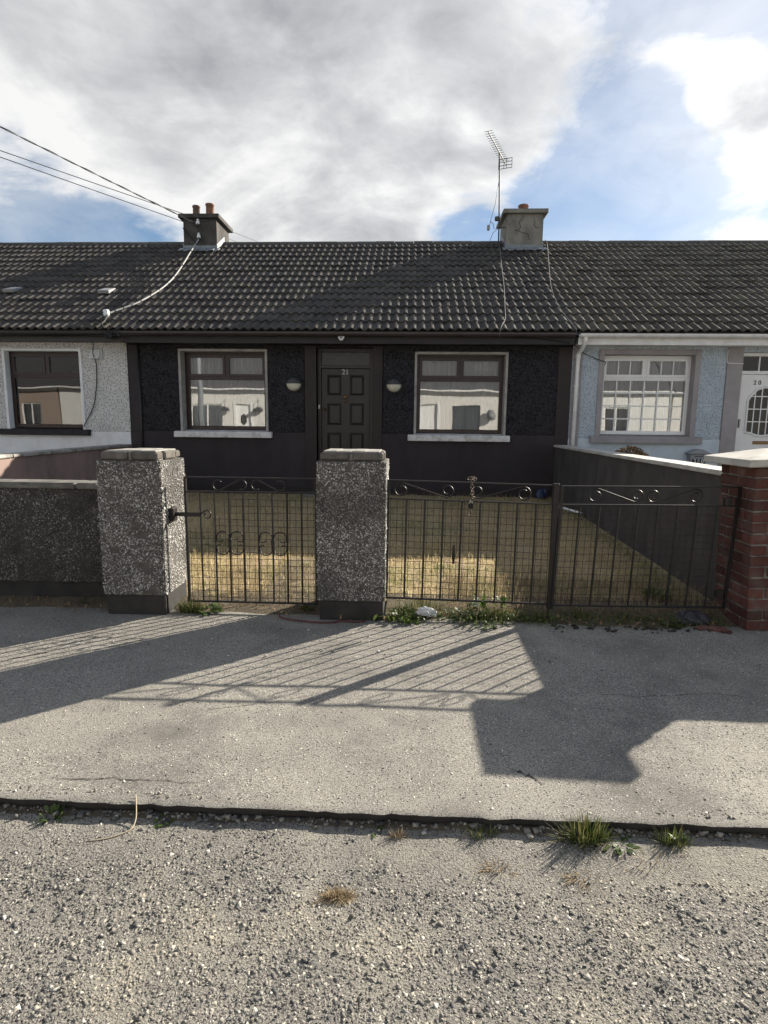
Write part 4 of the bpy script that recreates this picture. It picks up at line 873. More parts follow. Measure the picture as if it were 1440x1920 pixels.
# ------------------------------------------------------------------ iron gates
def arc(cx, cz, r0, r1, a0, a1, n):
    return [(cx+(r0+(r1-r0)*k/n)*math.cos(R(a0+(a1-a0)*k/n)), cz+(r0+(r1-r0)*k/n)*math.sin(R(a0+(a1-a0)*k/n))) for k in range(n+1)]
def s_scroll(xa, za, ra, xb, zb, rb, mirror=None, flip=None, turns=(430, 400)):
    """spiral at a, straight run from its top to the bottom of the circle at b, spiral in at b"""
    p = arc(xa, za, ra*.5, ra, 62+turns[0], 62, 26)+arc(xb, zb, rb, rb*.45, 242, 242+turns[1], 24)
    if mirror is not None: p = [(2*mirror-x, z) for x, z in p]
    if flip is not None: p = [(x, 2*flip-z) for x, z in p]
    return p
def gate(label, x0, x1, y, ztop, zbot, zrail, nb, zsh, mesh, post=None, group=None, lean=0.0):
    """zsh(x): how far the leaf sags at x"""
    g = thing('gate', label, 'gate', group, ((x0+x1)/2, y, 0)); it = M_['iron']
    P = lambda x, z: (x+lean*(z-ztop), y, z+zsh(x))
    def rail(z, h, d, name):
        m = MB(); v = []
        for (xx, s) in ((x0, 0), (x1, 0)):
            for (dy, dz) in ((-d, -h), (d, -h), (d, h), (-d, h)): v.append((xx+lean*(z-ztop), y+dy, z+dz+zsh(xx)))
        m.add(v, [(3, 2, 1, 0), (4, 5, 6, 7), (0, 1, 5, 4), (1, 2, 6, 5), (2, 3, 7, 6), (3, 0, 4, 7)]); return m.build(name, it, g, bevel=.002)
    rail(ztop, .005, .011, 'top_rail'); rail(zrail, .005, .010, 'middle_rail'); rail(zbot, .006, .011, 'bottom_rail')
    for xx in (x0, x1):
        r = .009
        MB().add([(xx+dx+lean*(z-ztop), y+dy, z+zsh(xx)) for z in (zbot-.004, ztop+.004) for (dx, dy) in ((-r, -r), (r, -r), (r, r), (-r, r))], [(3, 2, 1, 0), (4, 5, 6, 7), (0, 1, 5, 4), (1, 2, 6, 5), (2, 3, 7, 6), (3, 0, 4, 7)]).build('stile', it, g)
    for k in range(1, nb):
        xx = x0+(x1-x0)*k/nb; MB().tube([P(xx, zbot), P(xx, (zbot+zrail)/2), P(xx, zrail)], .0072, 6).build('bar', it, g)
    wm = MB(); xs = mesh['xs']
    for k, xx in enumerate(np.arange(x0+.02, x1-.01, .0435)):
        zt_ = mesh['ztop'](xx); w = random.uniform(-.003, .003)
        wm.tube([(P(xx, zbot)[0]+w, y+.011, P(xx, zbot)[2]), (P(xx, zt_)[0]-w, y+.011, P(xx, zt_)[2])], .0019, 4)
    for zz in np.arange(zbot+.03, zrail-.02, .049):
        xa = x0
        for xq in np.linspace(x0, x1, 60):
            if mesh['ztop'](xq) >= zz: xa = xq; break
        pts = [(P(xq, zz)[0], y+.0125+.001*math.sin(40*xq), P(xq, zz)[2]+.003*math.sin(9*xq+zz*30)) for xq in np.linspace(xa, x1, 14)]
        wm.tube(pts, .0019, 4)
    wm.build('wire_mesh', M_['wire'], g)
    def scroll(pts, name='scroll', r=.0048):
        m = MB(); m.tube([P(a, b) for a, b in pts], r, 6); return m.build(name, it, g, smooth=True)
    return g, P, scroll
# pedestrian gate
x0, x1 = -1.625, -.672
g, P, scroll = gate('narrow wrought iron garden gate with butterfly scrolls between two pebbledashed pillars', x0, x1, 4.16, .992, .066, .888, 9, lambda x: 0.0,
                    dict(xs=None, ztop=lambda x: .62 if x < -1.44 else (.70 if x < -1.35 else .84)), group=None)
xm = (x0+x1)/2-.01
def cs(xa, za, r, xb, zb, r2, mir=None):
    p = arc(xa, za, r*.75, r, 40, 290, 16)+arc(xb, zb, r2, r2*.7, 110, -120, 14)
    if mir is not None: p = [(2*mir-x, z) for x, z in p]
    return p
scroll(cs(xm-.225, .938, .042, xm-.055, .936, .042)); scroll(cs(xm-.225, .938, .042, xm-.055, .936, .042, xm))
sp = (x1-x0)/9
for cxi in (3, 6):
    bx = x0+sp*cxi
    for sgn in (-1, 1):
        top = arc(bx+sgn*.052, .565, .024, .045, 250 if sgn > 0 else -70, -10+190 if sgn > 0 else 0, 18) if False else None
        pts = [(bx+sgn*(.052+.024*math.cos(R(a))), .548+.024*math.sin(R(a))) for a in range(230, 420, 20)]
        up = [(bx+sgn*(.052-.046*math.cos(R(a))), .552+.046*math.sin(R(a))) for a in range(180, -15, -15)]
        dn = [(bx+sgn*(.052-.046*math.cos(R(a))), .470-.046*math.sin(R(a))) for a in range(0, 195, 15)]
        cur = [(bx+sgn*(.078-.024*math.cos(R(a))), .474+.024*math.sin(R(a))) for a in range(180, 20, -20)]
        cu2 = [(bx+sgn*(.074-.024*math.cos(R(a))), .540-.020*math.sin(R(a))) for a in range(20, 180, 20)]
        scroll(cu2+up+dn+cur, 'butterfly_scroll', .0042)
    MB().box(bx-.012, bx+.012, 4.148, 4.172, .475, .545).build('collar', M_['iron'], g, bevel=.004)
la = MB(); la.box(-1.745, -1.52, 4.142, 4.152, .705, .735); la.build('latch_arm', M_['iron'], g, bevel=.003)
scroll([(-1.52, .722), (-1.50, .735)]+arc(-1.472, .716, .034, .016, 120, -250, 18), 'latch_curl', .005)
MB().box(-1.748, -1.70, 4.10, 4.19, .67, .77).build('latch_plate', M_['iron'], g, bevel=.006)

# drive gate, two leaves
sag = lambda x: -.022*(x+.15)/1.19
g1, P1, sc1 = gate('left leaf of the wide iron drive gate with chain on its top rail', -.150, 1.028, 4.15, .992, .130, .860, 9, sag, dict(xs=None, ztop=lambda x: .87), lean=.010)
sc1(s_scroll(-.058, .924, .054, .268, .930, .050)); sc1(s_scroll(-.058, .924, .054, .268, .930, .050, mirror=.374), 'scroll')
for o in list(g1.children):
    pass
MB().box(1.006, 1.048, 4.132, 4.168, .075, .985).build('meeting_post', M_['iron'], g1, bevel=.003)
MB().tube([(1.02, 4.15, .08), (1.018, 4.15, -.02)], .008).build('drop_bolt', M_['iron'], g1)
MB().tube([P1(.329, .40), P1(.329, .47), P1(.329, .54)], [.007, .014, .007], 8).build('bar_collar', M_['iron'], g1)
for z in (.90, .30): MB().box(-.172, -.145, 4.135, 4.165, z-.03, z+.03).build('hinge', M_['iron'], g1, bevel=.004)
sag2 = lambda x: .010*(x-1.06)/1.1
g2, P2, sc2 = gate('right leaf of the wide iron drive gate hung on the red brick pillar', 1.066, 2.275, 4.13, .968, .108, .838, 9, sag2, dict(xs=None, ztop=lambda x: .85), lean=.034)
sc2(s_scroll(1.300, .903, .052, 1.585, .906, .048)); sc2(s_scroll(1.300, .903, .052, 1.585, .906, .048, mirror=1.642))
for z in (.88, .22): MB().box(2.175, 2.225, 4.11, 4.15, z-.03, z+.03).build('hinge', M_['iron'], g2, bevel=.004)
# chain and padlock
ch = thing('chain', 'rusty chain with padlock looped over the drive gate rail', 'chain', None, (.435, 4.135, .9))
def linkmesh(c, rot):
    m = MB(); mw = Matrix.Translation(c) @ rot
    pts = [mw @ Vector((.011*math.cos(a), 0, .019*math.sin(a))) for a in [2*math.pi*k/12 for k in range(13)]]
    m.tube(pts, .0042, 5); m.build('chain_link', M_['chain'], ch, smooth=True)
for k in range(7): linkmesh((.438+random.uniform(-.004, .004), 4.133-(.004 if k % 2 else 0), 1.002-k*.024), Matrix.Rotation(math.pi/2*(k % 2)+random.uniform(-.3, .3), 4, 'Z'))
linkmesh((.425, 4.150, 1.012), Matrix.Rotation(1.2, 4, 'Y')); linkmesh((.452, 4.150, 1.010), Matrix.Rotation(-1.1, 4, 'Y'))
MB().box(.415, .450, 4.118, 4.136, .800, .836).build('padlock_body', M_['black'], ch, bevel=.004)
MB().tube([(.423+.010*0, 4.127, .832), (.423, 4.127, .850), (.432, 4.127, .860), (.442, 4.127, .850), (.442, 4.127, .832)], .0035).build('shackle', M_['steel'], ch)
MB().tube([(.425+.011*math.cos(a), 4.123, .775+.024*math.sin(a)) for a in [2*math.pi*k/14 for k in range(15)]], .003).build('key_ring', M_['chain'], ch)

# ------------------------------------------------------------------ fittings on the houses
def wall_lamp(x, z, label):
    t = thing('wall_lamp', label, 'lamp', 'bulkhead lamps by the door', (x, FY, z))
    RM = Matrix.Translation((x, FY-.0, z)) @ Matrix.Rotation(math.pi/2, 4, 'X')
    MB().lathe([(.10, -.02), (.145, -.01), (.148, .03), (.140, .042), (.0, .043)], 28, RM).build('base', M_['lamp_black'], t, smooth=False)
    def dome(r, h, y0, upper, split):
        m = MB(); n = 28; k = 7; rows = []
        for i in range(k+1):
            a = i/k*math.pi/2; rows.append((r*math.cos(a), h*math.sin(a)))
        for i in range(k):
            for j in range(n):
                q = []
                for (ii, jj) in ((i, j), (i, j+1), (i+1, j+1), (i+1, j)):
                    an = 2*math.pi*jj/n; rr, hh = rows[ii]; q.append((x+rr*math.cos(an), FY-y0-hh, z+rr*math.sin(an)))
                zc_ = sum(p[2] for p in q)/4-z
                if (zc_ > split) == upper: m.add(q, [(0, 1, 2, 3)])
        return m
    dome(.125, .085, .043, False, .012).build('diffuser', M_['lamp_cream'], t, smooth=True)
    d = dome(.136, .096, .043, True, -.004); d.build('eyelid', M_['lamp_black'], t, smooth=True)
    MB().tube([(x-.135, FY-.052, z+.0), (x-.09, FY-.118, z+.0), (x, FY-.143, z-.0), (x+.09, FY-.118, z+.0), (x+.135, FY-.052, z+.0)], .006).build('eyelid_rim', M_['lamp_black'], t)
wall_lamp(-2.03, 2.055, 'round half-shaded wall lamp near the window with the mirrored white door')
wall_lamp(-.30, 2.05, 'round half-shaded wall lamp on the letter box side of the black door')
H21_l = [o for o in bpy.data.objects if o.name.startswith('wall_lamp')]
H21_l[0]['label'] = 'round half-shaded wall lamp on the handle side of the black door'
H21_l[1]['label'] = 'round half-shaded wall lamp on the hinge side of the black door'
t = thing('motion_sensor', 'small white shield-shaped sensor on the dark fascia above the door', 'sensor', None, (-1.17, 9.985, 2.78))
MB().prism([(-1.22, 2.835), (-1.12, 2.835), (-1.115, 2.79), (-1.14, 2.745), (-1.17, 2.725), (-1.20, 2.745), (-1.225, 2.79)], 9.95-.035, 9.99, 'y').build('housing', M_['white_plastic'], t, bevel=.008, seg=2)
for o in t.children: pass
MB().lathe([(.026, 0), (.024, .012), (.014, .022), (.0, .024)], 12, Matrix.Translation((-1.17, 9.916, 2.785)) @ Matrix.Rotation(math.pi/2, 4, 'X')).build('lens', M_['grey_plastic'], t, smooth=True)
# letter box of number 20
t = thing('letter_box', 'grey letter box numbered 2 0 on the pale blue wall', 'letter box', None, (4.86, FY-.1, .7))
bx, bz = 4.86, .66
MB().prism([(bx-.105, bz), (bx+.105, bz), (bx+.145, bz+.27), (bx-.145, bz+.27)], FY-.15, FY-.016, 'y').build('box', M_['mail'], t, bevel=.006)
rf = [(bx-.185, bz+.265)]+[(bx+.185*math.sin(R(a))*.98, bz+.285+.055*math.cos(R(a))*1.0) for a in range(-80, 81, 16)]+[(bx+.185, bz+.265)]
rf = [(bx-.18, bz+.272), (bx-.185, bz+.285), (bx-.12, bz+.315), (bx-.06, bz+.345), (bx, bz+.355), (bx+.06, bz+.345), (bx+.12, bz+.315), (bx+.185, bz+.285), (bx+.18, bz+.272)]
MB().prism(rf, FY-.19, FY-.016, 'y').build('lid', M_['mail'], t, bevel=.004)
MB().box(bx-.07, bx+.07, FY-.153, FY-.149, bz+.225, bz+.236).build('slot', M_['black'], t)
MB().box(bx-.045, bx+.045, FY-.153, FY-.149, bz+.048, bz+.058).build('name_plate', M_['black'], t)
for dx, dg in ((-.062, '2'), (.062, '0')):
    p = MB().box(bx+dx-.042, bx+dx+.042, FY-.154, FY-.150, bz+.10, bz+.19).build('number_plate', M_['black'], t)
    text_mesh('numeral', dg, .095, .001, M_['white_plastic'], p, Matrix.Translation((bx+dx, FY-.156, bz+.147)) @ FACE_CAM)

# television aerial on the right-hand chimney
t = thing('television_aerial', 'tall thin television aerial strapped to the cracked grey chimney', 'aerial', None, (1.92, 13.95, 5.4))
AX, AY = 1.905, 14.2
MB().tube([(AX+.02, AY, 5.36), (AX, AY, 6.3), (AX-.035, AY, 7.36)], .016, 8).build('mast', M_['alu'], t, smooth=True)
for z in (5.46, 5.80): MB().tube([(AX-.05, AY, z), (2.06, AY, z)], .014, 6).build('bracket', M_['alu'], t)
MB().lathe([(.0, -.05), (.05, -.04), (.055, .0), (.05, .04), (.0, .05)], 10, Matrix.Translation((AX-.04, AY-.02, 5.98))).build('clamp', M_['alu'], t)
B0, B1 = Vector((2.03, 14.32, 7.18)), Vector((1.45, 12.86, 7.20)); bd = (B1-B0); sd_ = bd.cross(Vector((0, 0, 1))).normalized()
MB().tube([B0, B1], .011, 6).build('boom', M_['alu'], t)
for k in range(15):
    c = B0+bd*(.10+.89*k/14); L = .105-.0012*k
    MB().tube([c-sd_*L+Vector((0, 0, .012)), c+sd_*L+Vector((0, 0, .012))], .005, 5).build('element', M_['alu'], t)
rf = B0+bd*.02
for dz in (-.10, -.035, .035, .10): MB().tube([rf-sd_*.15+Vector((0, 0, dz)), rf+sd_*.15+Vector((0, 0, dz))], .007, 5).build('reflector_rod', M_['alu'], t)
for dx in (-.15, -.03, .03, .15): MB().tube([rf+sd_*dx+Vector((0, 0, -.105)), rf+sd_*dx+Vector((0, 0, .105))], .006, 5).build('reflector_strut', M_['alu'], t)
MB().tube([(AX-.03, AY, 7.22), (AX-.08, AY-.2, 7.28), tuple(B0+bd*.38+Vector((0, 0, .02))), tuple(B0+bd*.45)], .009, 6).build('support_arm', M_['alu'], t, smooth=True)
MB().tube([(AX-.03, AY, 6.75), (AX-.09, AY, 6.3), (AX-.17, AY, 5.98), (AX-.20, AY, 5.86)], .006, 5).build('lead_wire', M_['cable_black'], t, smooth=True)
MB().box(AX-.255, AX-.195, AY-.03, AY+.03, 5.74, 5.85).build('junction_box', M_['grey_plastic'], t, bevel=.008)
MB().tube([(AX-.18, AY, 5.93), (AX-.12, AY, 5.88), (AX-.10, AY, 5.78), (AX-.03, AY, 5.76), (AX-.12, AY, 5.68), (AX-.18, AY, 5.52), (AX-.20, AY-.05, 5.36)], .006, 5).build('lead_wire', M_['cable_black'], t, smooth=True)

# ------------------------------------------------------------------ cables
def cable(name, pts, r, mtl, label, group=None, n=6):
    o = MB().tube(pts, r, n).build(name, mtl, None, smooth=True); return tag(o, label, 'cable', group)
def spline(pts, k=8):
    P = [Vector(p) for p in pts]; P = [2*P[0]-P[1]]+P+[2*P[-1]-P[-2]]; out = []
    for i in range(1, len(P)-2):
        for j in range(k):
            t = j/k; a, b, c, d = P[i-1], P[i], P[i+1], P[i+2]
            out.append(.5*((2*b)+(c-a)*t+(2*a-5*b+4*c-d)*t*t+(3*b-a-3*c+d)*t**3))
    out.append(P[-2]); return out
def sagline(a, b, sag, n=28):
    a, b = Vector(a), Vector(b); return [a.lerp(b, i/n)-Vector((0, 0, sag*4*(i/n)*(1-i/n))) for i in range(n+1)]
# twisted service cable: two strands wound round each other, from the street pole to the chimney insulator
POLE = Vector((-14.5, 2.6, 0))
dA, dB = ray(-40, 205), ray(352, 407); nrm_ = dA.cross(dB)
pz = EYE-(nrm_.x*POLE.x+nrm_.y*POLE.y)/nrm_.z                      # height at which that cable meets the pole
print('POLE height', pz); pz = max(6.0, min(pz, 12.0))
main = sagline((POLE.x, POLE.y, pz), (-5.02, 14.01, 5.88), .10, 150)
sv = thing('service_cable', 'twisted pale overhead cable running to the dark chimney', 'cable', None, tuple(main[-1]))
for ph in (0, math.pi):
    m = MB(); m.tube([p+Vector((.010*math.cos(i*.9+ph), 0, .010*math.sin(i*.9+ph))) for i, p in enumerate(main)], .0085, 5); m.build('strand', M_['cable_grey'] if ph else M_['wire'], sv, smooth=True)
for (pxa, pya, e, lab) in ((0, 278, at_y(488, 455, 19.0), 'upper thin bare overhead wire passing behind the dark chimney'), (0, 290, at_y(452, 457, 19.0), 'lower thin bare overhead wire passing behind the dark chimney')):
    dA, dB = ray(-40, pya-14.5), ray(338, 413 if pya == 290 else 398); nn = dA.cross(dB)
    z = EYE-(nn.x*POLE.x+nn.y*POLE.y)/nn.z; z = max(5, min(z, 12))
    a = Vector((POLE.x, POLE.y, z)); c = Vector((-5.16 if pya == 290 else -5.0, 15.25, 0)); c.z = EYE-(nn.x*c.x+nn.y*c.y)/nn.z
    cable('overhead_wire', sagline(a, c, .05)+[e.lerp(Vector((e.x, e.y, e.z)), 1)], .008, M_['wire'], lab)
for k, (ix, iz) in enumerate(((-4.92, 5.88), (-4.91, 5.58))):
    o = thing('insulator', ('upper' if k == 0 else 'lower')+' white porcelain insulator fixed to the face of the dark chimney', 'insulator', None, (ix, 13.99, iz))
    MB().lathe([(.0, .065), (.022, .06), (.026, .03), (.040, .01), (.036, .0), (.05, -.03), (.045, -.05), (.0, -.052)], 12, Matrix.Translation((ix, 13.98, iz))).build('bell', M_['ceramic'], o, smooth=True)
    MB().tube([(ix, 13.98, iz-.04), (ix, 13.98, iz-.09), (ix-.04, 14.04, iz-.10)], .012, 6).build('pin', M_['wire'], o)
MB_ = spline([(-5.29, 14.03, 5.76), (-5.2, 13.99, 5.66), (-5.05, 13.99, 5.5), (-4.95, 13.99, 5.44), (-4.87, 13.99, 5.52)])
cable('cable_tail', MB_, .010, M_['cable_black'], 'short black cable tail looped below the insulators on the dark chimney')
dp_ = [(-4.91, 13.97, 5.50), (-4.95, 13.65, 5.20), (-4.80, 12.43, 0), (-4.76, 11.72, 0), (-4.83, 11.2, 0), (-4.95, 10.8, 0), (-5.10, 10.57, 0), (-5.25, 10.35, 0)]
dp_ = [p if p[2] else tuple(roof_pt(p[0], p[1], .10)) for p in dp_]
sp_ = spline(dp_, 10)
dc = thing('drop_cable', 'pale taped cable draped down the tiles from the dark chimney', 'cable', None, tuple(sp_[-1]))
MB().tube(sp_, .0145, 7).build('sheath', M_['cable_grey'], dc, smooth=True)
for i in range(5, len(sp_)-2, 6): MB().tube([sp_[i], sp_[i].lerp(sp_[i+1], .6)], .0165, 7).build('tape_band', M_['tape'], dc)
e = sp_[-1]; MB().lathe([(.0, -.06), (.04, -.05), (.055, -.01), (.04, .0), (.055, .02), (.045, .055), (.0, .06)], 12, Matrix.Translation(e+Vector((-.02, -.03, 0)))).build('end_fitting', M_['ceramic'], dc, smooth=True)
MB().tube(spline([tuple(e), (-5.22, 10.10, 3.06), (-5.18, 9.92, 2.98), (-5.10, 9.84, 2.90)]), .014, 6).build('end_tail', M_['cable_black'], dc, smooth=True)
bt = []
for k in range(7):
    a = k*1.3; bt += [(-5.12+.10*math.sin(a)+.03*k, 9.86-.03*math.cos(a*.7), 2.80+.06*math.cos(a*1.9))]
cable('cable_bundle', spline(bt, 6), .020, M_['cable_black'], 'tangled black cable bundle under the gutter where the two cottages meet')
cable('wall_cable', spline([(-5.50, 10.0, 2.78), (-5.50, 10.20, 2.70), (-5.50, 10.18, 2.52), (-5.50, 10.265, 2.36), (-5.52, 10.265, 1.98), (-5.60, 10.265, 1.62), (-5.78, 10.262, 1.30), (-5.80, 10.33, 1.26)]), .0075, M_['cable_black'], 'thin dark cable hanging down the white wall past the vent')
cable('roof_cable', spline([(1.95, 14.5, 5.62)]+[tuple(roof_pt(x, y, .075)) for x, y in ((1.95, 14.3), (1.80, 12.7), (1.70, 11.6), (1.60, 10.75), (1.54, 10.25))]+[(1.42, 9.84, 2.93), (1.41, 9.90, 2.78)]), .0052, M_['cable_thin'], 'pale cable snaking down the tiles below the television aerial')
cable('roof_cable', spline([(3.05, 14.62, 5.66)]+[tuple(roof_pt(x, y, .075)) for x, y in ((3.03, 14.3), (2.75, 12.68), (2.57, 11.57), (2.53, 10.64))]+[(2.60, 9.88, 2.95), (2.63, 9.86, 2.86)]), .0052, M_['cable_thin'], 'pale cable running down the tiles where the dark and blue cottages meet')
cable('wall_cable', spline([(1.45, 9.96, 2.80), (2.1, 9.97, 2.775), (2.6, 10.0, 2.70), (2.85, 10.25, 2.60), (3.10, 10.255, 2.49), (3.24, 10.25, 2.44), (3.26, 10.36, 2.40)]), .006, M_['cable_black'], 'thin dark cable slung from the dark fascia to the blue cottage window')
cable('wall_cable', spline([(5.24, 10.27, 2.66), (5.235, 10.27, 2.50), (5.26, 10.265, 2.44), (5.50, 10.26, 2.43)]), .008, M_['gutter_white'], 'short pale conduit bending round the mauve door surround')
# street pole that carries the cables
t = thing('utility_pole', 'weathered wooden pole carrying the overhead cables', 'pole', 'utility poles', tuple(POLE))
MB().tube([(POLE.x, POLE.y, -.1), (POLE.x, POLE.y, pz*.5), (POLE.x, POLE.y, pz+.5)], [.15, .13, .11], 12).build('shaft', M_['wood_pole'], t, smooth=True)
MB().box(POLE.x-.05, POLE.x+.05, POLE.y-.6, POLE.y+.6, pz-.1, pz+.0).build('cross_arm', M_['wood_pole'], t, bevel=.01)
# ------------------------------------------------------------------ verge of dirt under the gates
def verge(name, x0, x1, yf, yb, amp, seed):
    xs = np.arange(x0, x1+.01, .05); rows = 9
    X, T = np.meshgrid(xs, np.linspace(0, 1, rows)); fr = yf+(fbm(xs, xs*0, 2.6, seed)-.5)*amp+(fbm(xs, xs*0+4, 11, seed+3)-.5)*amp*.35
    Y = fr[None]+(yb-fr[None])*T; Z = -.006+.034*np.clip(T*2.2, 0, 1)**.8+(fbm(X, Y, 14, seed+1)-.5)*.02*np.clip(T*3, 0, 1)
    n = len(xs); i, j = np.meshgrid(np.arange(n-1), np.arange(rows-1)); a = (j*n+i).ravel()
    tag(np_mesh(name, np.stack([X, Y, Z], 2).reshape(-1, 3), np.stack([a, a+1, a+n+1, a+n], 1), M_['dirt'], smooth=True), kind='structure')
verge('verge', -.16, 2.75, 4.00, 4.62, .14, 31)
verge('verge', -1.74, -.62, 4.09, 4.62, .09, 41)
verge('verge', -5.0, -2.15, 4.12, 4.40, .12, 51)

# ------------------------------------------------------------------ grass and weeds
def scatter(x0, x1, y0, y1, n): return RNG.uniform(x0, x1, n), RNG.uniform(y0, y1, n)
X, Y = scatter(-4.75, 2.55, 4.40, 10.25, 115000)
inner = (X > -4.93+(10.3-Y)*.03) & (X < 2.30+(Y-4.4)*.031)
path = (X > -1.16) & (X < -.74) & (Y < 5.95)
keep = inner & (RNG.random(len(X)) < np.where(path, .45, .10+1.05*fbm(X, Y, 2.2, 61))*np.clip(1.35-(Y-4.4)/9, .5, 1.2))
X, Y = X[keep], Y[keep]; n = len(X)
H = RNG.uniform(.022, .07, n)*(.45+1.3*fbm(X, Y, 3.0, 63)); green = fbm(X, Y, .9, 65)
rr = RNG.random(n)*.9; rr = np.where((green > .58) & (RNG.random(n) < .6), RNG.uniform(.92, 1, n), rr)
edge = np.clip((X-(2.05+(Y-4.4)*.031))/.3, 0, 1); rr = np.where(RNG.random(n) < edge*.75, RNG.uniform(.93, 1, n), rr)
H = H*(1+edge*.6)
blades('garden_grass', np.stack([X, Y, garden_z(X, Y)-.004], 1), H, RNG.uniform(.0016, .0038, n), 1.7, M_['dry_grass'], rnd=rr)
# longer flattened straw near the gates
X, Y = scatter(.3, 2.35, 4.22, 5.1, 2600); X2, Y2 = scatter(-1.6, -.7, 4.3, 5.4, 700); X, Y = np.concatenate([X, X2]), np.concatenate([Y, Y2]); n = len(X)
blades('flattened_straw', np.stack([X, Y, garden_z(X, Y)+.006], 1), RNG.uniform(.07, .2, n), RNG.uniform(.0010, .0022, n), 1.35, M_['straw'])
X, Y = scatter(-4.6, 2.3, 4.45, 9.8, 2600); n = len(X)
blades('stray_grass', np.stack([X, Y, garden_z(X, Y)-.004], 1), RNG.uniform(.05, .12, n), RNG.uniform(.001, .0022, n), .9, M_['dry_grass'], rnd=RNG.random(n))
def tuft(x, y, z, n, h, spread, mtl, label, name='grass_tuft', cat='grass tuft', group=None, lean=.55, w=.0016):
    a = RNG.uniform(0, 6.283, n); r = spread*np.sqrt(RNG.random(n))
    r = .8*spread*np.sqrt(RNG.random(n))*RNG.uniform(.55, 1, n)
    P = np.stack([x+r*np.cos(a)*1.5, y+r*np.sin(a)*.6, np.full(n, z)], 1)
    o = blades(name, P, RNG.uniform(.35, 1.1, n)*h*np.clip(1.25-r/spread*.6, .3, 1.3), RNG.uniform(.5, 1.2, n)*w, lean*1.5, mtl, ang=a+RNG.normal(0, .5, n)); del o['kind']
    return tag(o, label, cat, group)
def leafy(x, y, z, n, L, spread, mtl, label, name='weed', cat='weed', group=None, rise=.5, wid=.28):
    """rosette of small broad leaves"""
    V = []; F = []; A = []
    for k in range(n):
        a = random.uniform(0, 6.283); r = spread*math.sqrt(random.random()); l = L*random.uniform(.6, 1.15); e = random.uniform(.1, 1.0)*rise*1.3; wd = l*wid*random.uniform(.7, 1.2)
        p0 = Vector((x+r*math.cos(a)*.5, y+r*math.sin(a)*.5, z+random.uniform(0, L*.5*rise))); d = Vector((math.cos(a)*math.cos(e), math.sin(a)*math.cos(e), math.sin(e))); s = Vector((-math.sin(a), math.cos(a), random.uniform(-.4, .4))).normalized()
        dn = Vector((0, 0, -.25*l))
        pts = [p0, p0+d*l*.35+s*wd*.8, p0+d*l*.7+s*wd*.75+dn*.4, p0+d*l+dn, p0+d*l*.7-s*wd*.75+dn*.4, p0+d*l*.35-s*wd*.8]
        b = len(V); V += [tuple(q) for q in pts]; F += [(b, b+1, b+4+1, b), (b+1, b+2, b+4, b+5), (b+2, b+3, b+4, b+2)]; A += [random.random()]*6
    F = [f if len(set(f)) == 4 else tuple(dict.fromkeys(f)) for f in F]
    me = bpy.data.meshes.new(name); me.from_pydata(V, [], F); at = me.attributes.new('rnd', 'FLOAT', 'POINT'); at.data.foreach_set('value', A)
    return tag(link(name, me, mtl), label, cat, group)
# along the kerb
tuft(.63, 1.885, ROADZ, 620, .095, .085, M_['green_grass'], 'largest green grass tuft growing against the kerb', group='weeds along the kerb')
leafy(.74, 1.88, ROADZ+.01, 50, .034, .10, M_['leaf'], 'grey-green leafy weed beside the largest kerb tuft', group='weeds along the kerb')
tuft(.93, 1.885, ROADZ, 260, .070, .05, M_['green_grass'], 'small green grass tuft at the kerb in line with the brick pillar', group='weeds along the kerb')
leafy(.955, 1.895, ROADZ+.02, 12, .03, .03, M_['leaf'], 'upright leafy sprig rising over the kerb beside a small tuft', group='weeds along the kerb', rise=1.)
tuft(.27, 1.89, ROADZ, 160, .05, .06, M_['green_grass'], 'sparse grass tuft at the kerb below the drive gate', group='weeds along the kerb')
leafy(-.11, 1.895, ROADZ, 22, .028, .04, M_['leaf'], 'small leafy weed at the kerb below the freestanding pillar', group='weeds along the kerb', rise=.8)
tuft(-.02, 1.87, ROADZ, 110, .04, .03, M_['straw'], 'thin dry grass tuft at the kerb below the freestanding pillar', group='weeds along the kerb')
leafy(-.87, 1.90, ROADZ, 34, .030, .045, M_['leaf'], 'round-leaved green weed at the kerb below the narrow gate', group='weeds along the kerb', rise=.7, wid=.4)
leafy(-1.28, 1.90, ROADZ, 46, .034, .07, M_['leaf'], 'straggly yellow-green weed at the kerb below the low wall', group='weeds along the kerb', rise=1.1, wid=.2)
tuft(.82, 1.80, ROADZ+.004, 220, .035, .15, M_['straw'], 'flat dry grass patch on the road silt by the largest tuft', group='dry grass on the road', lean=1.2)
tuft(.60, 1.72, ROADZ+.002, 130, .022, .07, M_['straw'], 'pale withered grass mat on the road in front of the largest tuft', group='dry grass on the road', lean=1.3)
tuft(.31, 1.74, ROADZ+.002, 90, .032, .05, M_['straw'], 'withered straw clump lying on the road below the drive gate', group='dry grass on the road', lean=1.3)
tuft(-.20, 1.60, ROADZ+.004, 520, .020, .043, M_['straw'], 'round patch of golden dried grass in the middle of the road', group='dry grass on the road', lean=1.2, w=.0012)
st = spline([(-1.00, 1.96, .012), (-.985, 1.93, -.005), (-.965, 1.88, -.03), (-.97, 1.84, -.042), (-1.03, 1.80, -.045), (-1.09, 1.785, -.046)], 6)
tag(MB().tube(st, .0020, 5).build('dry_stalk', mat('pale_dry_stalk', (.46, .38, .26), rough=.8), None, smooth=True), 'long pale dry stalk hanging over the kerb', 'stalk')
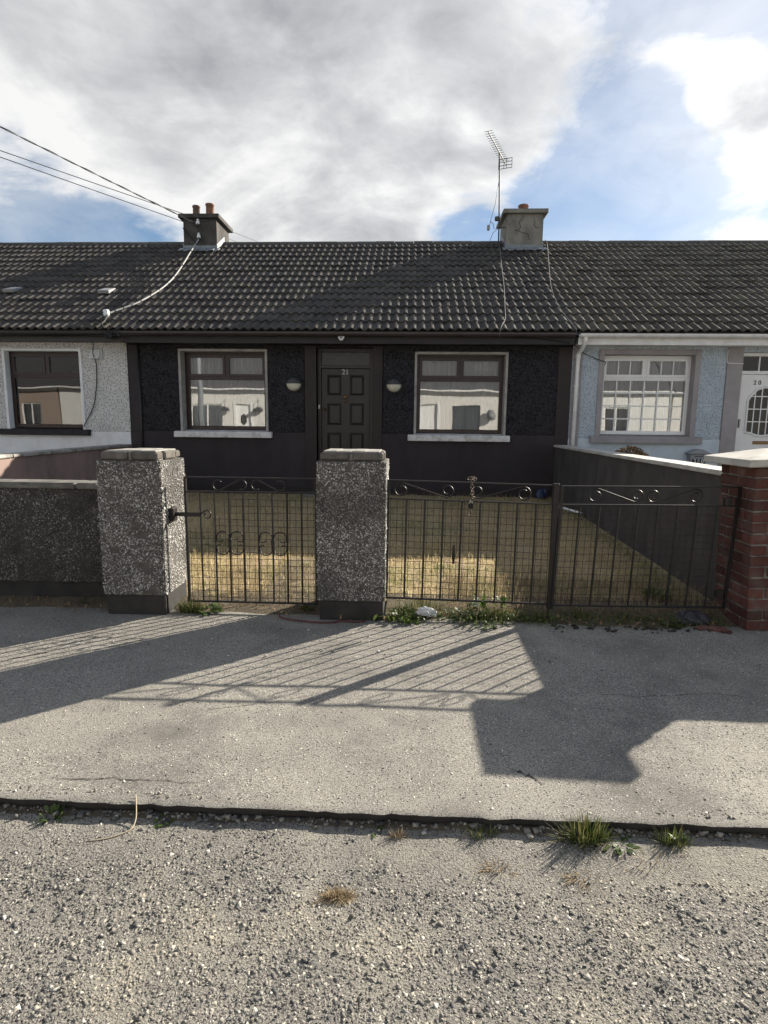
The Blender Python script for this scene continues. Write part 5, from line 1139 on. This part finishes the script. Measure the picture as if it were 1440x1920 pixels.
# along the gate line
GL = 'weeds along the gate line'
tuft(-1.60, 4.10, .0, 360, .11, .10, M_['green_grass'], 'bright green grass at the foot of the latch-side pillar', group=GL, w=.0024)
leafy(-1.48, 4.13, .0, 60, .065, .16, M_['leaf'], 'low leafy weed under the narrow gate', group=GL)
tuft(-.75, 4.18, .0, 300, .06, .06, M_['green_grass'], 'short shaded grass under the latch end of the narrow gate', group=GL)
leafy(-.02, 4.06, .0, 180, .048, .28, M_['leaf'], 'dense green weed patch beside the foot of the freestanding pillar', group=GL, rise=1.1)
leafy(-.25, 3.97, .0, 9, .10, .04, M_['leaf'], 'broad-leaved weed leaning on the dark plinth of the freestanding pillar', group=GL, rise=1.0, wid=.16)
tuft(.10, 4.22, .02, 320, .13, .2, M_['green_grass'], 'wispy grass behind the white litter', group=GL)
leafy(.52, 4.08, .0, 220, .048, .42, M_['leaf'], 'dark green weed patch under the middle of the drive gate', group=GL, rise=1.0)
tuft(.62, 4.14, .0, 520, .085, .22, M_['green_grass'], 'yellow-green grass under the middle of the drive gate', group=GL, w=.0022)
leafy(.55, 4.19, .05, 24, .085, .09, M_['leaf'], 'tall leafy weed poking through the chained gate leaf', group=GL, rise=1.2, wid=.22)
leafy(.68, 4.19, .05, 22, .08, .08, M_['leaf'], 'second tall leafy weed poking through the chained gate leaf', group=GL, rise=1.3, wid=.22)
tuft(.90, 4.10, .0, 260, .08, .16, M_['green_grass'], 'short grass tuft beside the meeting post of the drive gate', group=GL)
tuft(1.22, 4.16, .01, 240, .08, .14, M_['green_grass'], 'small grass tuft under the hinge leaf near the meeting post', group=GL)
tuft(1.55, 4.16, .01, 260, .075, .2, M_['green_grass'], 'low shaded grass under the middle of the unchained gate leaf', group=GL)
leafy(1.86, 4.12, .0, 110, .055, .2, M_['leaf'], 'dark shaded weed near the foot of the brick pillar', group=GL)
leafy(1.98, 4.62, .03, 90, .07, .16, M_['leaf'], 'leafy weed growing behind the gate beside the dark side wall', group=GL, rise=1.1)
tuft(-3.0, 4.22, .0, 300, .05, .2, M_['straw'], 'shaded dry grass along the foot of the low pebbledashed wall', group=GL)
tuft(-2.42, 4.20, .0, 90, .07, .10, M_['green_grass'], 'dim green tuft where low wall meets its pillar', group=GL)
# low ground cover all along the foot of the drive gate
V = []; F = []; A = []
for k in range(2600):
    x = random.uniform(-.12, 2.25); f = 1.0 if x < 1.05 else .45
    if random.random() > f: continue
    y = 4.10+random.gauss(0, .065); z = random.uniform(.0, .045); a = random.uniform(0, 6.283); l = random.uniform(.010, .026); e = random.uniform(-.2, .9)
    d = Vector((math.cos(a)*math.cos(e), math.sin(a)*math.cos(e), math.sin(e)))*l; s_ = Vector((-math.sin(a), math.cos(a), random.uniform(-.4, .4))).normalized()*l*.38; c = Vector((x, y, z))
    b = len(V); V += [tuple(c), tuple(c+d*.5+s_), tuple(c+d), tuple(c+d*.5-s_)]; F.append((b, b+1, b+2, b+3)); A += [random.random()]*4
me = bpy.data.meshes.new('ground_cover'); me.from_pydata(V, [], F); at = me.attributes.new('rnd', 'FLOAT', 'POINT'); at.data.foreach_set('value', A); tag(link('ground_cover', me, M_['leaf']), kind='stuff')
X = RNG.uniform(-.14, 2.25, 2600); Y = 4.12+RNG.normal(0, .07, 2600); kk = RNG.random(2600) < np.where(X < 1.05, 1., .6); X, Y = X[kk], Y[kk]; n = len(X)
blades('gate_line_grass', np.stack([X, Y, np.full(n, .004)], 1), RNG.uniform(.02, .075, n), RNG.uniform(.0008, .0018, n), .9, M_['green_grass'], rnd=np.where(RNG.random(n) < .4, 1., RNG.random(n)))
# cracks in the footpath
def crack(pts, w, seed):
    rs = random.Random(seed); P = []
    for a, b in zip(pts[:-1], pts[1:]):
        for k in range(7):
            t = k/7; P.append((a[0]+(b[0]-a[0])*t+rs.gauss(0, .006), a[1]+(b[1]-a[1])*t+rs.gauss(0, .006)))
    P.append(pts[-1]); m = MB(); prev = None
    for i, (x, y) in enumerate(P):
        ww = w*rs.uniform(.3, 1.2)*min(1, i/3+.2, (len(P)-1-i)/3+.2); z = float(fp_flat(np.array([x]), np.array([y]))[0])+.0022; b = len(m.v); m.v += [(x, y-ww, z), (x, y+ww, z)]
        if prev is not None: m.f.append((prev, b, b+1, prev+1))
        prev = b
    m.build('crack', M_['plinth'], FOOTPATH)
pz_ = lambda x, y: tuple(at_z(x, y))[:2]
crack([pz_(95, 1461), pz_(200, 1462), pz_(290, 1466), pz_(372, 1470)], .0022, 1); crack([pz_(955, 1440), pz_(985, 1450), pz_(1022, 1471)], .006, 2)
crack([pz_(0, 1240), pz_(90, 1225), pz_(160, 1195), pz_(230, 1165)], .005, 3); crack([pz_(640, 1290), pz_(520, 1315), pz_(390, 1330), pz_(300, 1395)], .0018, 5); crack([pz_(1080, 1300), pz_(1200, 1308), pz_(1330, 1300), pz_(1440, 1315)], .0020, 6)
# dead leaves and twigs blown along the gate line: too many to count
X, Y = scatter(-3.4, 2.3, 3.98, 4.35, 520); k = (Y > 4.02+.1*np.sin(X*3)) ; X, Y = X[k], Y[k]; n = len(X)
o = blades('dead_leaves', np.stack([X, Y, .012+RNG.random(n)*.014], 1), RNG.uniform(.012, .035, n), RNG.uniform(.003, .008, n), 1.6, M_['dead_leaf'])
X = RNG.uniform(1.0, 2.2, 60); Y = 4.0-np.abs(RNG.normal(0, .06, 60)); s = RNG.uniform(.006, .022, 60)
stones('loose_dirt', np.stack([X, Y, s*.3], 1), s, mat('dark_clods', (.03, .026, .022), (.06, .05, .04), 30, rough=1.), flat=(.25, .5))
X = RNG.uniform(-3, 2.4, 90); Y = RNG.uniform(3.3, 4.05, 90); s = RNG.uniform(.004, .010, 90)
stones('loose_pebbles', np.stack([X, Y, s*.4], 1), s, M_['dash_stone'], flat=(.5, .8))
# damp silt and leaf mould that has gathered along the kerb
xs = np.arange(-2.2, 2.4, .03); T = np.linspace(0, 1, 6); wid_ = .03+.10*np.clip(fbm(xs, xs*0, 1.6, 91)-.30, 0, 1)*(1+2.2*np.clip((xs-.2)/.4, 0, 1))
Xs, Ts = np.meshgrid(xs, T); Ys = kerb_line(Xs)+.02-wid_[None]*Ts*(1+.3*(fbm(Xs, Xs*0+2, 9, 93)-.5)); Zs = road_z(Xs, np.minimum(Ys, 1.95))+.006*(1-Ts)+(fbm(Xs, Ys, 20, 95)-.5)*.008*(1-Ts)-.0035*Ts**3+.001
nn_ = len(xs); ii, jj = np.meshgrid(np.arange(nn_-1), np.arange(5)); aa = (jj*nn_+ii).ravel()
tag(np_mesh('kerb_silt', np.stack([Xs, Ys, Zs], 2).reshape(-1, 3), np.stack([aa, aa+nn_, aa+nn_+1, aa+1], 1), M_['dirt'], smooth=True), kind='structure')
n = 900; X = RNG.uniform(-2.2, 2.3, n); Y = kerb_line(X)-np.abs(RNG.normal(0, .018, n))+.008; s = np.clip(RNG.lognormal(math.log(.0055), .5, n), .0025, .016)
stones('kerb_grit', np.stack([X, Y, road_z(X, np.minimum(Y, 1.95))+.006], 1), s, M_['road_stone'], flat=(.4, .8))
# moss tufts on the roof
X = np.concatenate([RNG.uniform(-5.5, -4.9, 90), RNG.normal(-5.0, .15, 120), RNG.uniform(-4.9, 10, 1400)]); Y = np.concatenate([RNG.uniform(9.95, 10.12, 90), RNG.normal(13.35, .18, 120), RNG.uniform(10.0, 14.1, 1400)])
s = RNG.uniform(.010, .024, len(X)); wgt = np.where(np.arange(len(X)) < 210, 1., np.where(X > 2.7, .9, .25)); k = RNG.random(len(X)) < wgt; X, Y, s = X[k], Y[k], s[k]
Z = EZ+SLOPE*(Y-EY)+.032
stones('roof_moss', np.stack([X, Y, Z], 1), s, M_['moss'], flat=(.35, .6))
# bush with withered leaves beyond the dark side wall
t = thing('bush', 'withered brown-leaved shrub behind the dark side wall', 'shrub', None, (3.22, 8.8, .05))
m = MB()
for k in range(16):
    a = random.uniform(0, 6.28); r = random.uniform(.1, .36); m.tube([(3.22, 8.8, .05), (3.22+r*.5*math.cos(a), 8.8+r*.5*math.sin(a), .5), (3.22+r*math.cos(a), 8.8+r*math.sin(a), random.uniform(.8, 1.05))], [.01, .007, .003], 5)
m.build('stems', M_['wood_pole'], t)
V = []; F = []; A = []
for k in range(3200):
    a = random.uniform(0, 6.28); r = .38*math.sqrt(random.random()); hh = .50+.60*math.sqrt(random.random())*(1-.55*(r/.4)**2)
    c = Vector((3.22+r*math.cos(a), 8.8+r*math.sin(a), hh)); q = Euler((random.uniform(-1.2, 1.2), random.uniform(-1.2, 1.2), a)).to_matrix(); l = random.uniform(.018, .036)
    b = len(V); V += [tuple(c+q @ Vector(p)) for p in ((-l, 0, 0), (0, -l*.5, .004), (l, 0, -.006), (0, l*.5, .004))]; F.append((b, b+1, b+2, b+3)); A += [random.random()]*4
me = bpy.data.meshes.new('leaves'); me.from_pydata(V, [], F); at = me.attributes.new('rnd', 'FLOAT', 'POINT'); at.data.foreach_set('value', A); link('leaves', me, M_['dead_leaf'], t)

# ------------------------------------------------------------------ litter and loose things
def lump(name, c, s, mtl, label, cat, seed, rough=.35, parent=None):
    bm = bmesh.new(); bmesh.ops.create_icosphere(bm, subdivisions=3, radius=1)
    for v in bm.verts:
        n = fbm(np.array([v.co.x*2+v.co.z]), np.array([v.co.y*2-v.co.z*1.3]), 1.4, seed)[0]
        v.co = Vector((v.co.x*s[0], v.co.y*s[1], max(v.co.z, -.35)*s[2]))*(1-rough+2*rough*n)+Vector(c)
    me = bpy.data.meshes.new(name); bm.to_mesh(me); bm.free(); return tag(link(name, me, mtl), label, cat)
lump('plastic_litter', (.14, 4.10, .035), (.075, .035, .036), M_['litter'], 'crumpled white plastic litter lying in the weeds by the freestanding pillar', 'litter', 4, .8)
lump('rubbish_lump', (2.03, 4.12, .02), (.12, .08, .07), mat('black_plastic_rubbish', (.02, .021, .024), (.045, .045, .05), 20, rough=.45, bump=.6, bscale=40, bdist=.01), 'dark crumpled rubbish at the foot of the brick pillar', 'rubbish', 9, .4)
lump('plastic_bag', (2.25, 10.08, .20), (.09, .07, .12), M_['blue_bag'], 'small dark blue plastic bag against the dark house wall', 'bag', 14, .4)
for k, (x, y, a, s) in enumerate(((2.04, 3.99, .3, .05), (2.13, 3.965, -.5, .055), (2.12, 4.0, 1.0, .042), (2.17, 3.93, .1, .038))):
    m = MB(); m.box(-s, s, -s*.5, s*.5, 0, s*.42, Matrix.Translation((x, y, .004)) @ Matrix.Rotation(a, 4, 'Z') @ Matrix.Rotation(.12, 4, 'X'))
    tag(m.build('brick_fragment', M_['brick'], None, bevel=.007), ('broken red brick fragment farthest from the brick pillar', 'largest flat broken brick fragment beside the brick pillar', 'broken brick fragment nearest the gate beside the brick pillar', 'smallest broken brick fragment touching the brick pillar foot')[k], 'brick fragment', 'broken brick fragments')
cable('cord', spline([(-.93, 4.05, .02), (-.90, 3.99, .012), (-.78, 3.945, .01), (-.62, 3.92, .008), (-.52, 3.925, .01), (-.46, 3.955, .012), (-.36, 3.945, .010), (-.30, 3.97, .012)]), .006, M_['red_cord'], 'dull red cord lying at the foot of the freestanding pillar')
t = tag(MB().tube([(2.10, 8.75, .22), (2.42, 8.25, .17)], .018, 8).build('plastic_pipe', M_['gutter_white'], None, smooth=True), 'short white plastic pipe lying by the dark side wall', 'pipe')

# ------------------------------------------------------------------ far side of the street, seen mirrored in the window panes
def far_house(label, x0, x1, wall, wins, door, eave=3.15, y=-11.0, diamond=True):
    h = thing('terraced_house', label, 'house', 'houses across the street', ((x0+x1)/2, y, 0))
    op = [w[:4] for w in wins]+([door[:4]] if door else [])
    holes_wall(x0, x1, 0, eave, op, y-.3, y).build('wall', wall, h)
    MB().box(x0, x1, y-7.3, y-7.0, 0, eave).build('back_wall', wall, h)
    MB().prism([(y+.25, eave-.05), (y-3.6, eave+2.3), (y-7.5, eave-.05), (y-7.5, eave+.05), (y-3.6, eave+2.45), (y+.25, eave+.06)], x0, x1, 'x').build('roof', M_['far_roof'], h)
    for x in (x0, x1-.1): MB().prism([(y-.32, 0), (y-6.98, 0), (y-6.98, eave), (y-3.6, eave+2.2), (y-.32, eave)], x, x+.1, 'x').build('gable_wall', wall, h)
    MB().box(x0, x1, y+.02, y+.045, eave-.2, eave-.02).build('fascia', M_['gutter_white'], h)
    MB().tube([(x0, y+.30, eave-.02), (x1, y+.30, eave-.02)], .05, 8).build('gutter', M_['gutter_white'], h)
    for (a, b, c, d, fm) in wins:
        m = MB(); g = holes_wall(a, b, c, d, [(a+.07, (a+b)/2-.03, c+.07, d-.07), ((a+b)/2+.03, b-.07, c+.07, d-.07)], y-.14, y-.06); m.add(g.v, g.f); wn = m.build('window', fm, h)
        MB().box(a+.06, b-.06, y-.105, y-.10, c+.06, d-.06).build('pane', M_['glass_far'], wn)
        MB().box(a+.05, b-.05, y-.28, y-.26, c, d).build('curtain', M_['white_plain'] if (a+b)/2 < 9 else M_['dark_backing'], wn)
        MB().box(a-.1, b+.1, y-.1, y+.08, c-.09, c-.003).build('sill', M_['sill_white'], wn)
    if door:
        a, b, c, d, dm = door
        dd = MB().box(a, b, y-.16, y-.1, c, d).build('door', dm, h)
        cx, cz = (a+b)/2, c+(d-c)*.62
        if diamond: MB().prism([(cx-.16, cz-.2), (cx, cz-.36), (cx+.16, cz-.2), (cx+.16, cz+.2), (cx, cz+.36), (cx-.16, cz+.2)], y-.1, y-.094, 'y').build('door_glass', M_['fanlight'], dd)
        MB().box(a-.12, a-.005, y-.05, y+.03, 0, d+.12).build('door_jamb', M_['white_pvc'], h); MB().box(b+.005, b+.12, y-.05, y+.03, 0, d+.12).build('door_jamb', M_['white_pvc'], h)
    return h
WP, DPV = M_['white_pvc'], M_['dark_pvc']
far_house('brown brick house mirrored in the white cottage window', -27.5, -19.3, M_['brown_wall'], [(-21.4, -20.3, 1.0, 2.3, WP)], None)
far_house('white gabled house mirrored in the white cottage window', -19.2, -12.8, M_['white_wall'], [(-15, -13.8, 1.0, 2.2, WP)], None)
far_house('cream house with white diamond-paned door mirrored in the glass', -12.7, -5.0, M_['cream'], [(-12.0, -10.3, 1.0, 2.3, WP), (-7.2, -5.9, 1.0, 2.3, WP)], (-9.5, -8.7, .15, 2.35, WP))
far_house('cream house with dark framed window mirrored in the glass', -4.9, 5.6, M_['cream'], [(-3.6, -2.3, 1.0, 2.3, WP), (2.2, 3.65, .95, 2.35, DPV)], (.4, 1.35, .15, 2.4, WP), diamond=False)
far_house('white house mirrored in the blue cottage window', 5.7, 13.6, M_['white_wall'], [(10.2, 11.5, 1.0, 2.35, WP), (6.6, 7.8, 1.0, 2.35, WP)], (8.6, 9.5, .15, 2.35, DPV))
far_house('cream end house across the street beyond the white one', 13.7, 22, M_['cream'], [(15.5, 17, 1.0, 2.35, WP)], None)
for k, (x, lab) in enumerate(((-10.02, 'hanging basket between window and white door across the street'), (-8.25, 'hanging basket on the far side of the white door across the street'))):
    t = thing('hanging_basket', lab, 'basket', 'hanging baskets across the street', (x, -10.75, 2.0))
    o = lump('basket', (x, -10.72, 2.02), (.24, .2, .17), M_['lamp_black'], None, None, 20+k, .3); o.parent = t; o.matrix_parent_inverse = pinv(t)
    MB().tube([(x, -11.0, 2.55), (x, -10.72, 2.55), (x, -10.72, 2.15)], .015).build('bracket', M_['iron'], t)
t = thing('satellite_dish', 'grey satellite dish beside the dark framed window across the street', 'satellite dish', None, (4.2, -10.9, 1.8))
MB().lathe([(.30, .06), (.24, .025), (.12, .005), (.0, .0)], 20, Matrix.Translation((4.2, -10.72, 1.85)) @ Matrix.Rotation(R(-70), 4, 'X') @ Matrix.Rotation(R(20), 4, 'Y')).build('dish', M_['grey_plastic'], t, smooth=True)
MB().tube([(4.2, -11.0, 1.75), (4.2, -10.75, 1.85)], .02).build('bracket', M_['iron'], t); MB().tube([(4.2, -10.72, 1.68), (4.2, -10.4, 1.9)], .012).build('feed_arm', M_['iron'], t)
t = thing('utility_pole', 'grey pole across the street mirrored beside the white door', 'pole', 'utility poles', (-10.4, -8.0, 0))
MB().tube([(-10.4, -8.0, 0), (-10.4, -8.0, 4), (-10.4, -8.0, 8)], [.14, .12, .10], 12).build('shaft', M_['lead'], t, smooth=True)
MB().tube([(-10.4, -8.0, 7.7), (-10.0, -7.4, 8.1), (-9.7, -6.9, 8.15)], .03, 8).build('lamp_arm', M_['lead'], t, smooth=True)
